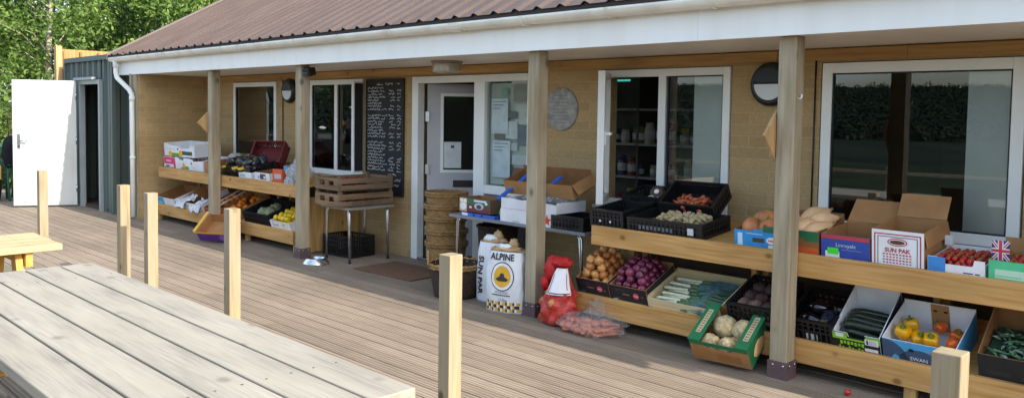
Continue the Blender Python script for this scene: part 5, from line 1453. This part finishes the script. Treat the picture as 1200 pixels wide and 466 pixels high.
def basket(name, label, loc, rb, rt, h, m, rim_m, handles=False, rz=0, group=None, rims=1):
    t = thing(name, label, 'basket', loc, (0, 0, R(rz)), group)
    g = MB(); g.lathe([(rb, 0), (rb*.8+rt*.2, h*.2), (rb*.35+rt*.65, h*.6), (rt, h), (rt-.014, h), (rb*.35+rt*.65-.014, h*.6), (rb-.014, .015), (.001, .014)], m, 40); g.build('woven_body', t)
    g = MB(); braid(g, rt, h, rim_m)
    for i in range(1, rims): braid(g, rt*(1-.012*i), h-.025*i, rim_m)
    g.build('rim', t)
    if handles:
        for s_ in (-1, 1):
            g = MB(); P = []
            for i in range(15):
                a = math.pi*i/14; P.append((.085*math.cos(a), s_*(rt-.004+.01*math.sin(a)), h-.02+.125*math.sin(a)))
            g.tube(P, .013, rim_m, 7)
            P = [(p[0]*.93, p[1]+.006, p[2]-.006+.006*math.sin(i*2.2)) for i, p in enumerate(P)]; g.tube(P, .008, rim_m, 6)
            g.build('handle', t)
    return t
bx, by = -6.38, 5.53
zb = [0, .13, .26, .385, .50]
nm = ['bottom', 'second from bottom', 'middle', 'second from top', 'top']
for i, z in enumerate(zb):
    basket('wicker_basket', 'honey wicker basket, %s of the nested stack by the doorway' % nm[i], (bx+rn.uniform(-.012, .012), by+rn.uniform(-.012, .012), z+.002),   .155, .212, .35 if i < 4 else .36, WICK, WICK, False, i*37, 'baskets nested by the doorway', 2)
basket('wicker_basket', 'dark brown wicker basket with honey rim and two ring handles, behind the sawn post', (-5.63, 5.0, 0), .20, .255, .30, WICKD, WICK, True, -42, None, 2)
basket('wicker_basket', 'tall dark wicker basket standing under the grey table', (-5.72, 5.62, 0), .16, .20, .58, WICKD, WICKD, False, 0)
# boxes on the grey table
def egg_deco(g):
    plate(g, -.13, .13, .045, .10, col('#2f6a4a')); plate(g, -.13, -.065, .0, .10, col('#caa96c'), 2); pdisc(g, -.098, .04, .03, .03, WCARD, 3); plate(g, -.125, -.10, .072, .098, col('#e0e3e0'), 3); plate(g, -.095, -.068, .07, .096, col('#e0e3e0'), 3)
    plate(g, -.06, .13, .0, .06, col('#6d3130'), 2); pdisc(g, .045, .05, .042, .026, grey_l, 3); pdisc(g, .045, .045, .022, .016, dgrey, 4); plate(g, .0, .11, .082, .096, WCARD, 3); pdisc(g, .11, .075, .012, .01, WCARD, 4); plate(g, -.04, -.02, .03, .045, WCARD, 4)
carton('seed_box', 'small card box printed green and maroon at the left end of the grey table', 'box', (-5.70, 5.28, TZ+.033), (0, 0, R(-2)), .44, .26, .13, col('#6d5a44'), KRAFTD, deco=lambda g: [egg_deco(g), [setattr(v.co, 'x', v.co.x*1.6) for v in g.bm.verts if v.co.y < -.0001], [setattr(v.co, 'z', v.co.z*1.25) for v in g.bm.verts if v.co.y < -.0001]])
ublue = col('#2f5fc0')
def ut_deco(g): plate(g, -.21, -.13, .006, .03, WCARD); plate(g, -.06, -.03, .012, .024, DARK); plate(g, .05, .08, .012, .024, DARK)
carton('blue_tray', 'shallow bright blue tray under the printed box on the grey table', 'tray', (-5.60, 5.225, TZ), (0, 0, 0), .46, .36, .032, ublue, ublue, deco=ut_deco)
g = MB(); g.blob((0, 0, .055), (.075, .075, .055), mat('cabbage_green', '#6f9a3c', .5, .25, 20, bumpy=.4), .2, 3, 18, 12, 3); tag(g.build('lettuce', None, 0, (-5.31, 5.33, TZ+.002)), 'small green lettuce between the printed box and the white cartons', 'lettuce')
redl = col('#c83a44'); strr = col('#e0301f')
def wh_deco1(g): plate(g, -.06, -.02, .075, .085, WPAPER); plate(g, -.30, .0, .002, .004, redl); [plate(g, .02+.03*i, .042+.03*i, .03+.01*(i % 2), .034+.01*(i % 2)+.02, grey_l) for i in range(3)]
def star(cx, cz, r): return [(cx+(r if i % 2 == 0 else r*.42)*math.sin(R(36*i)), cz+(r if i % 2 == 0 else r*.42)*math.cos(R(36*i))) for i in range(10)]
def wh_deco2(g):
    ppoly(g, star(.262, .057, .052)[::-1], strr, 2); plate(g, -.15, -.07, -.0005, .018, grey_l); [plate(g, .03+.025*i, .045+.025*i, .03, .075, col('#c6c9cf')) for i in range(3)]
wb1 = carton('white_carton', 'white carton with a red star, lower of the two on the grey table', 'box', (-4.99, 5.235, TZ), (0, 0, R(0)), .62, .40, .115, WCARD, WCARD, deco=wh_deco2)
wb2 = carton('white_carton', 'white carton with torn open top, upper of the two on the grey table', 'box', (-4.965, 5.245, TZ+.117), (0, 0, R(1)), .66, .40, .095, WCARD, WCARD, front=[(0, 0), (.63, -.02), (.66, .0), (.66, .075), (.52, .085), (.40, .10), (.25, .088), (.12, .098), (0, .095)], deco=wh_deco1)
g = MB(); 
for i in range(5): g.blob((-.2+.1*i, .2+.05*math.sin(i*2), .03), (.09, .10, .035), film_mat('clear_bag', '#c9ced2', .36), .5, i+2, 18, 10, 3)
tag(g.build('plastic_film', None, 0, (-4.92, 5.25, TZ+.185)), 'crumpled clear film in the top of the upper white carton', 'film')
bk_ = carton('open_box', 'open brown box with blue edges leaning back behind the white cartons', 'box', (-4.98, 5.40, TZ+.235), (R(18), 0, R(2)), .80, .30, .13, KRAFT, KRAFTD, hs=.13, hb=.17, flaps=[('right', .10, -55, KRAFT)])
for x, zz in ((-5.30, 0), (-4.90, 0)):
    g = MB(); g.box(-.026, .026, -.20, .20, -.01, .01, ublue)
    tag(g.build('blue_strip', None, .002, (x, 5.40, TZ+.30), (R(34), 0, R(-14))), 'bright blue strip leaning %s' % ('behind the white cartons, left of the post' if x < -5.1 else 'on the open brown box, right of the post'), 'strip', 'blue strips')
crate('plastic_crate', 'small black crate at the right end of the grey table, under the white carton corner', (-4.50, 5.23, TZ), (0, 0, 0), .36, .38, .115, solid_front=True)

# ------------------------------------------------------------------ table with old wooden crates
school_table((-8.10, 5.12, 0), .56, .62, .62, mat('pale_tabletop', '#8f8a80', .5, .08, 6), 'small steel-legged table under the stacked wooden crates', .013, .05)
def wooden_crate(loc, h, label, txt):
    t = thing('wooden_crate', label, 'crate', loc, (0, 0, 0), 'old wooden crates by the chalkboard')
    w, d = .48, .72
    wy = wood('old_crate_wood_y', '#8d745a', '#5d4834', 'Y', 40, .5, .85, '#75685a', 3, .6)
    n = 2
    for sx_ in (0, w):
        for z0, z1 in ((.012, h*.5-.006), (h*.5+.012, h)):
            g = MB(); g.box(sx_-.007, sx_+.007, 0, d, z0, z1-(0 if sx_ == w else 0), wy)
            if sx_ == w and z0 > .02 and txt and False: pass
            g.build('side_slat', t, .002)
    for yy in (0.0, d):
        g = MB(); a, b = yy-.007, yy+.007
        g.box(.008, w-.008, a, b, .008, h*.42, CRATEW)
        for q in ((.008, .10), (.20, .28), (.38, w-.008)): g.box(q[0], q[1], a+.001, b-.001, h*.421, h*.78, CRATEW)
        g.box(.008, w-.008, a, b, h*.781, h*1.02, CRATEW)
        g.build('end_board', t, .002)
    for sx_ in (.012, w-.012):
        for yy in (.012, d-.012):
            g = MB(); q = .018; g.prism([(-q, -q), (q, -q), (q, q), (-q, q)], (sx_+(q*.6 if sx_ < .1 else -q*.6), yy+(q*.6 if yy < .1 else -q*.6), h+.03), (1, 0, 0), (0, 1, 0), (0, 0, 1), h+.025, CRATEW); g.build('corner_block', t)
    g = MB(); 
    for i in range(5): g.box(.01+.094*i, .01+.094*i+.084, .01, d-.01, 0, .008, wy)
    g.build('base_slat', t)
    if txt:
        g = MB(); g.text(txt, .062, col('#54402c'), (w+.0078, d*.5, h*.26), (0, 1, 0), (0, 0, 1), .0006, .5); g.build('stencil', t)
    return t
wooden_crate((-8.08, 5.04, .622), .145, 'old slatted wooden crate, lower of the two on the small table', 'JACK TRENTH')
wooden_crate((-8.07, 5.03, .805), .135, 'old slatted wooden crate, upper of the two on the small table', '')
red_m = mat('red_apple', '#7c2420', .35, .3, 12)
M2 = bpy.data.objects.new('tmp', None)
for zc, q, gname in ((.632, 'lower', 'red apples in the lower crate'), (.815, 'upper', 'red apples in the upper crate')):
    for i in range(18):
        o = bpy.data.objects.new('apple', None) if False else bpy.data.objects.new('apple', CACHE.setdefault('apple_mesh', ball(red_m, .038, .05, 3, 1.6, stg, .92))); C.objects.link(o)
        o.location = (-7.98+.078*(i % 5)+rn.uniform(-.006, .006), 5.13+.14*(i//5)+rn.uniform(-.02, .02), zc+.055+(.02 if q == 'upper' else .01)); o.rotation_euler = (rn.uniform(-1, 1), rn.uniform(-1, 1), 0)
        tag(o, 'red apple in the %s wooden crate' % q, 'apple', gname)
bpy.data.objects.remove(M2)
crate('plastic_crate', 'black crate on the deck under the small table', (-8.08, 5.33, 0), (0, 0, R(8)), .50, .36, .24, BLACKP, 'black plastic crates')
# dog bowl and door mat
g = MB(); sb_ = mat('polished_steel', '#d5d8da', .28, .05, 8, metal=1)
g.lathe([(.145, 0), (.142, .012), (.105, .062), (.098, .066), (.092, .062), (.085, .02), (.0, .016)], sb_, 36); tag(g.build('dog_bowl', None, 0, (-7.84, 4.90, 0)), 'polished steel dog bowl on the deck beside the post', 'bowl')
g = MB(); g.box(-.46, .46, -.29, .29, 0, .014, mat('coir_mat', '#6e4f38', .95, .2, 60, bumpy=.6, bscale=200)); tag(g.build('doormat', None, .004, (-6.86, 5.33, .001), (0, 0, R(3))), 'brown coir doormat on the deck in front of the doorway', 'doormat')

# ------------------------------------------------------------------ left bench contents
pinkb = col('#d8407a'); yel = col('#e8a81c'); lgreen = col('#6a9a2c'); dkg = col('#2f4a3a')
def pk(g): plate(g, -.2, .2, .05, .15, pinkb); plate(g, -.12, .05, .085, .11, col('#e8b8cc'), 2); plate(g, -.14, -.02, .01, .03, dgrey, 2); plate(g, .13, .2, .0, .05, pinkb)
carton('fruit_box', 'pink and white fruit box at the bottom left of the upper tier stack', 'box', (-12.35, 5.20, .800), UT, .42, .40, .155, WCARD, WCARD, deco=pk)
def wg(g): plate(g, -.29, -.17, .0, .03, col('#9aa0a8')); pdisc(g, -.18, .05, .05, .05, yel, 1); plate(g, -.14, -.02, .005, .05, lgreen); pdisc(g, .08, .10, .02, .018, dgrey); plate(g, .1, .2, .04, .045, grey_l)
wf = [(0, 0), (.92, 0), (.92, .15), (.60, .13), (.58, .16), (.30, .17), (.28, .13), (.12, .14), (.10, .17), (0, .17)]
carton('fruit_box', 'long white fruit box with yellow and green print beside the pink box', 'box', (-11.62, 5.17, .797), UT, .92, .40, .16, WCARD, WCARD, front=wf, deco=wg)
def wg2(g): pdisc(g, -.30, .03, .06, .045, yel, 1); plate(g, -.24, .0, .0, .05, lgreen); pdisc(g, .05, .05, .06, .045, yel, 2); plate(g, .08, .42, .03, .085, dkg); plate(g, -.40, -.15, .10, .108, grey_l); pdisc(g, -.04, .11, .02, .016, dgrey)
wf2 = [(0, 0), (1.0, 0), (1.0, .17), (.86, .16), (.82, .13), (.55, .12), (.50, .15), (.14, .17), (.11, .19), (0, .19)]
carton('fruit_box', 'long white fruit box with green and orange print, top of the left stack', 'box', (-12.03, 5.20, .972), (R(4), 0, R(1)), 1.0, .40, .19, WCARD, WCARD, front=wf2, deco=wg2)
for i in range(7):
    o = bpy.data.objects.new('plum', CACHE.setdefault('plum', ball(mat('plum_skin', '#6e2430', .3, .2, 12), .036, .05, 2))); C.objects.link(o); o.location = (-11.72+.07*i, 5.24+.03*(i % 2), .93); tag(o, 'dark red plum showing in the lower long white box', 'plum', 'plums in the white box')
bpk = carton('fruit_box', 'brown card box behind the far left post on the upper tier', 'box', (-10.85, 5.15, .794), UT, .46, .40, .15, KRAFT, KRAFTD)
g = MB(); fm2 = film_mat('cloudy_film', '#d6dade', .5)
for i in range(4): g.blob((-.25+.16*i, 0, .02), (.14, .12, .07), fm2, .3, i+11, 20, 12, 2)
tag(g.build('plastic_bag', None, 0, (-10.65, 5.52, .98)), 'cloudy clear plastic bag on the sill below the leftmost window', 'bag')
kb1 = crate('plastic_crate', 'black crate with yellow clips on the upper tier under the leftmost window', (-10.12, UY+.02, UZ+.005), (R(12), 0, R(2)), .72, .40, .15)
for x in (-.30, .02, .17):
    g = MB(); g.cbox((x, -.012, .13), (.13, .02, .03), mat('yellow_clip', '#e2b50f', .4, .05, 8), (0, R(-8), 0)); g.build('clip', kb1)
fill(kb1, heap(.6, .36, .05, .06, 2, rn), AUB, 'aubergine', 'dark aubergine in the yellow-clipped crate', 'aubergine', 'aubergines in the clipped crate', rn)
maroon = mat('maroon_crate', '#6a2226', .5, .15, 12)
mk = crate('plastic_crate', 'maroon crate tipped up on its side against the leftmost window', (-9.98, 5.50, .90), (R(52), R(0), R(36)), .44, .34, .17, maroon, None, .03, 'crate')
g = MB(); g.box(-.235, .235, .016, .344, .0125, .016, maroon); g.box(-.235, .235, .0125, .0145, .022, .13, maroon); g.build('solid_panel', mk)
def sp1(g): plate(g, -.05, .09, .02, .085, dgrey); plate(g, .04, .085, .03, .06, WCARD, 2); plate(g, -.11, -.06, .03, .06, col('#9aa5ac'))
carton('punnet_box', 'low white punnet box with dark windows on the front edge of the upper tier', 'box', (-9.46, 5.14, .792), UT, .38, .30, .10, WCARD, KRAFTD, deco=sp1)
carton('punnet_box', 'low brown-topped white punnet box left of the dark-windowed one', 'box', (-9.88, 5.13, .792), UT, .34, .30, .085, WCARD, KRAFT, deco=lambda g: plate(g, -.15, .0, .02, .06, col('#9fc0cc')))
def pk2(c_, c2): return lambda g: (plate(g, -.09, .09, .0, .16, col(c_)), plate(g, -.06, .07, .04, .10, col(c2), 2))
carton('produce_packet', 'orange and red packet on the upper tier left of the plastic bag', 'packet', (-9.14, 5.17, .795), (R(2), 0, R(8)), .19, .14, .13, col('#d8593a'), KRAFT, deco=pk2('#d8593a', '#b8b4b0'))
carton('produce_packet', 'light blue packet behind the orange one on the upper tier', 'packet', (-9.22, 5.36, .81), (R(4), 0, R(-10)), .26, .16, .17, col('#5fb0d6'), KRAFT)
g = MB()
g.blob((0, 0, .09), (.17, .15, .12), fm2, .3, 31, 30, 20, 2.6); g.blob((.03, -.13, -.03), (.09, .05, .10), fm2, .5, 33, 20, 14, 2.6); g.blob((-.08, .05, .2), (.09, .07, .07), fm2, .5, 36, 20, 12, 3)
tag(g.build('plastic_bag', None, 0, (-8.76, 5.24, .83)), 'cloudy plastic bag hanging over the right end of the upper tier by the post', 'bag')
# lower tier
def bw1(g): plate(g, -.29, -.05, .0, .135, col('#3a9fd0')); plate(g, -.26, -.12, .03, .07, col('#7cc0de'), 2)
bl_ = carton('fruit_box', 'blue and white box with its pale rim at the far left of the lower tier', 'box', (-12.25, LY, LZ), LT, .66, .46, .14, WCARD, KRAFTD, deco=bw1)
em = carton('empty_box', 'empty brown tray lined with paper beside the blue box on the lower tier', 'tray', (-11.42, LY, LZ), LT, .72, .46, .13, WCARD, KRAFT, hb=.19, hs=(.13, .2), deco=lambda g: [plate(g, -.34+.05*i, -.325+.05*i, .03+.02*(i % 3), .09-.01*(i % 2), grey_l) for i in range(13)])
g = MB(); newsp = mat('newsprint', '#d2d5da', .8, .2, 30); rr = random.Random(2)
def sheetp(cx, cy, cz, w, d, seed):
    n = 9; k = g.mi(newsp); V = []
    for i in range(n+1):
        row = []
        for j in range(n+1):
            u, v = i/n-.5, j/n-.5; q = noise.noise(Vector((u*3+seed, v*3, seed)))
            row.append(g.bm.verts.new((cx+w*u+.03*q, cy+d*v, cz+.05*q+.035*noise.noise(Vector((u*7, v*7, seed*2)))-.25*max(0, -.25-v))))
        V.append(row)
    for i in range(n):
        for j in range(n):
            f = g.bm.faces.new([V[i][j], V[i+1][j], V[i+1][j+1], V[i][j+1]]); f.material_index = k
sheetp(-.25, .07, .13, .30, .26, 1); sheetp(.22, .05, .12, .28, .24, 8)
o = g.build('newspaper', None, 0, (-11.42, LY, LZ), LT); so2 = o.modifiers.new('thick', 'SOLIDIFY'); so2.thickness = .002
tag(o, 'crumpled newspaper lining spilling over the brown tray front', 'newspaper')
for i, (x, q) in enumerate(((-10.72, 'left'), (-10.27, 'right'))):
    b_ = carton('fruit_box', 'brown card box of oranges on the lower tier, %s one of the pair' % q, 'box', (x, LY, LZ), (R(24), 0, R(2)), .43, .55, .115, col('#7a4326') if i == 0 else KRAFT, KRAFTD, deco=lambda g: plate(g, -.2, .2, .085, .115, col('#d9541e')))
    fill(b_, [(rn.uniform(-.15, .15), .06+.075*j, .07+rn.uniform(0, .035)) for j in range(6) for _ in range(3)], [CACHE.setdefault('orange', ball(mat('orange_peel', '#e07814', .4, .08, 40, bumpy=.2, bscale=120), .036, .02, 1))] , 'orange', 'orange in the %s brown box on the lower tier' % q, 'orange', 'oranges in the %s brown box' % q, rn)
wr_ = WPAPER
g = MB(); 
for dx in (-.06, .10): g.box(dx-.012, dx+.012, .10, .50, .125, .135, wr_)
tag(g.build('white_strap', None, 0, (-10.72, LY, LZ), (R(24), 0, R(2))), 'pair of white paper straps laid across the left orange box', 'strap')
kb2 = crate('plastic_crate', 'black crate of cauliflower leaves on the lower tier at left', (-9.55, LY+.01, LZ+.01), (R(20), 0, 0), .64, .44, .15, solid_front=True)
cau = mat('cauliflower_leaf', '#8f9a70', .6, .25, 20, bumpy=.5)
fill(kb2, [(-.05, .15, .08), (.1, .17, .09), (.05, .28, .09)], [ball(cau, .085, .3, 3, 4), ball(cau, .08, .3, 6, 4)], 'cauliflower', 'pale green cauliflower in the black crate on the left bench', 'cauliflower', 'cauliflowers', rn)
def lem(g): plate(g, -.2, .2, .0, .018, col('#c23a52')); plate(g, -.16, -.04, .05, .075, grey_l); plate(g, -.18, -.16, .04, .1, grey_l)
lm = carton('fruit_box', 'white box of yellow lemons at the right end of the left lower tier', 'box', (-8.93, LY, LZ), LT, .46, .42, .115, WCARD, WCARD, deco=lem)
lem_m = mat('lemon_peel', '#e3bd1c', .4, .08, 40, bumpy=.2, bscale=100)
def lemf(g):
    def sh(p, d): k = abs(d.x)**8*.25; return Vector((p.x*(1+k), p.y, p.z))
    g.blob((0, 0, 0), (.042, .033, .033), lem_m, .04, 1, 14, 10, 1.3, None, sh)
fill(lm, heap(.40, .36, .04, .035, 2, rn), [proto(lemf)], 'lemon', 'yellow lemon in the white box by the post', 'lemon', 'lemons', rn)
purp = col('#5a2f86')
pbx = carton('fruit_box', 'purple yellow-edged card box tipped on the deck before the left bench', 'box', (-9.90, 4.72, .02), (R(38), R(0), R(28)), .42, .34, .14, purp, KRAFT, fm=purp, sm_=purp, deco=lambda g: (plate(g, -.25, .25, .125, .15, col('#d8a83a')), pdisc(g, .16, .06, .06, .05, col('#8a5fae'))))
ye = col('#d8a83a')
for q in ((-.255, -.215, .002, .358), (.215, .255, .002, .358)):
    g = MB(); g.box(q[0], q[1], q[2], q[3], .1505, .156, ye); g.build('top_flange', pbx)

# ------------------------------------------------------------------ inside the shop
t = thing('shop_shelf', 'dark shop shelving seen through the open casement window', 'shelving', (-6.35, 7.35, .01))
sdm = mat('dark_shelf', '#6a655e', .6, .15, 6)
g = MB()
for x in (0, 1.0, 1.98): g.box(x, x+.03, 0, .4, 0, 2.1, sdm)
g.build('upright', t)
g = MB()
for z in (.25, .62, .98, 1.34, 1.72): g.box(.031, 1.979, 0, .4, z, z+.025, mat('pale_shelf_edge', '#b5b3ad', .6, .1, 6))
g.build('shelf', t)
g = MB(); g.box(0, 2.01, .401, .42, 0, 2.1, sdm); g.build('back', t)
cols = ['#8a4b2a', '#c2a24e', '#6e7f3c', '#93302c', '#c9c0ae', '#b77f33', '#d9d4c4', '#4f5c7a']
jc = {}
for z in (.276, .646, 1.006, 1.366):
    x = -6.25; 
    while x < -4.5:
        c_ = rn.choice(cols)
        if c_ not in jc:
            def jf(g, c_=c_): g.lathe([(.034, 0), (.036, .01), (.036, .085), (.028, .10), (.03, .101), (.03, .12)], mat('jar_'+c_[1:], c_, .25, .15, 15), 14); g.lathe([(.0365, .03), (.0366, .075)], WPAPER, 14)
            jc[c_] = proto(jf)
        o = bpy.data.objects.new('jar', jc[c_]); C.objects.link(o); k = rn.uniform(1.1, 1.7); o.scale = (k, k, k*rn.uniform(.9, 1.4)); o.location = (x, 7.35+rn.uniform(.03, .1), z)
        tag(o, 'small jar or packet on the dim shop shelves behind the window', 'jar', 'jars on the shop shelves'); x += rn.uniform(.10, .16)
teal = bpy.data.materials.new('teal_lamp'); teal.use_nodes = True; b_ = teal.node_tree.nodes['Principled BSDF']; b_.inputs['Emission Color'].default_value = lin('#3fd8c8'); b_.inputs['Emission Strength'].default_value = .3
t = thing('display_light', 'teal lit strip sign high inside the shop behind the open casement', 'light', (-5.62, 7.3, 2.16))
for i in range(3):
    g = MB(); g.box(0, .2, 0, .02, -.055*i, -.055*i+.02, teal); g.build('tube', t)
# a dim counter in the door room
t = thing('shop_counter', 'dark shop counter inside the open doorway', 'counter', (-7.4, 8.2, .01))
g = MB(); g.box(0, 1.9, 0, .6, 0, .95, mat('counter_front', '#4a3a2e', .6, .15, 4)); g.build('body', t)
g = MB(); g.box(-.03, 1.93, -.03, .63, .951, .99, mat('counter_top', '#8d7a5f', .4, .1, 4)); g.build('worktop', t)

# ------------------------------------------------------------------ across the deck, seen in the window glass
t = thing('deck_railing', 'timber post and rail along the far edge of the deck, reflected in the window', 'railing', (-9, -1.3, 0))
for x in (0, 2.1, 4.2, 6.3, 8.4, 10.5):
    g = MB(); g.box(x, x+.09, 0, .09, -.3, .95, NEWPOST); g.build('post', t)
for z, m in ((.86, POSTW), (.55, TABLEX)):
    g = MB(); g.box(-.3, 11, .091, .13, z-.02, z+.03, m); g.build('rail', t)
g = MB(); cp = mat('gravel', '#4a4a40', .95, .2, 30)
g.prism([(-40, .42), (-22.5, .42), (-20, -.36), (-43, -.36)], (0, -9, 0), (1, 0, 0), (0, 0, 1), (0, -1, 0), -7, cp)
tag(g.build('car_park'), kind='structure')
def car(loc, rz):
    t = thing('parked_car', 'dull red hatchback parked beyond the deck, reflected in the window left of the chalkboard', 'car', loc, (0, 0, rz))
    pr = mat('red_car_paint', '#b07a80', .25, .05, 3, coat=.6); gl = mat('car_window', '#20262c', .08, .05, 3); ty = mat('car_tyre', '#17181a', .8, .1, 9)
    side = [(-2.0, .25), (2.0, .25), (2.08, .55), (1.98, .78), (1.1, .95), (.45, 1.42), (-1.2, 1.47), (-1.75, 1.05), (-2.05, .9)]
    g = MB(); g.prism(side, (0, -.85, 0), (1, 0, 0), (0, 0, 1), (0, -1, 0), -1.7, pr); g.build('body', t, .05)
    for y in (-.853, .853):
        for q in ([(.92, .97), (.42, 1.36), (-.30, 1.39), (-.30, .97)], [(-.38, .97), (-.38, 1.39), (-1.15, 1.40), (-1.5, 1.0)]):
            g = MB(); g.prism(q, (0, y, 0), (1, 0, 0), (0, 0, 1), (0, 1 if y > 0 else -1, 0), .006, gl); g.build('window', t)
    for x in (-1.3, 1.3):
        for y in (-.80, .80):
            g = MB(); g.lathe([(.2, -.1), (.31, -.09), (.32, 0), (.31, .09), (.2, .1)], ty, 24, (x, y, .31), Matrix.Rotation(R(90), 4, 'X')); wv = g.build('wheel', t)
            g = MB(); g.lathe([(.19, -.105), (.05, -.11), (.05, .11), (.19, .105)], STEEL, 16, (x, y, .31), Matrix.Rotation(R(90), 4, 'X')); g.build('rim', wv)
    for y in (-.6, .6):
        g = MB(); g.blob((2.0, y, .68), (.05, .13, .06), mat('headlamp', '#d8dde2', .1, .03, 5), 0, 1); g.build('headlight', t)
car((-26.6, -5.4, .42), R(25))
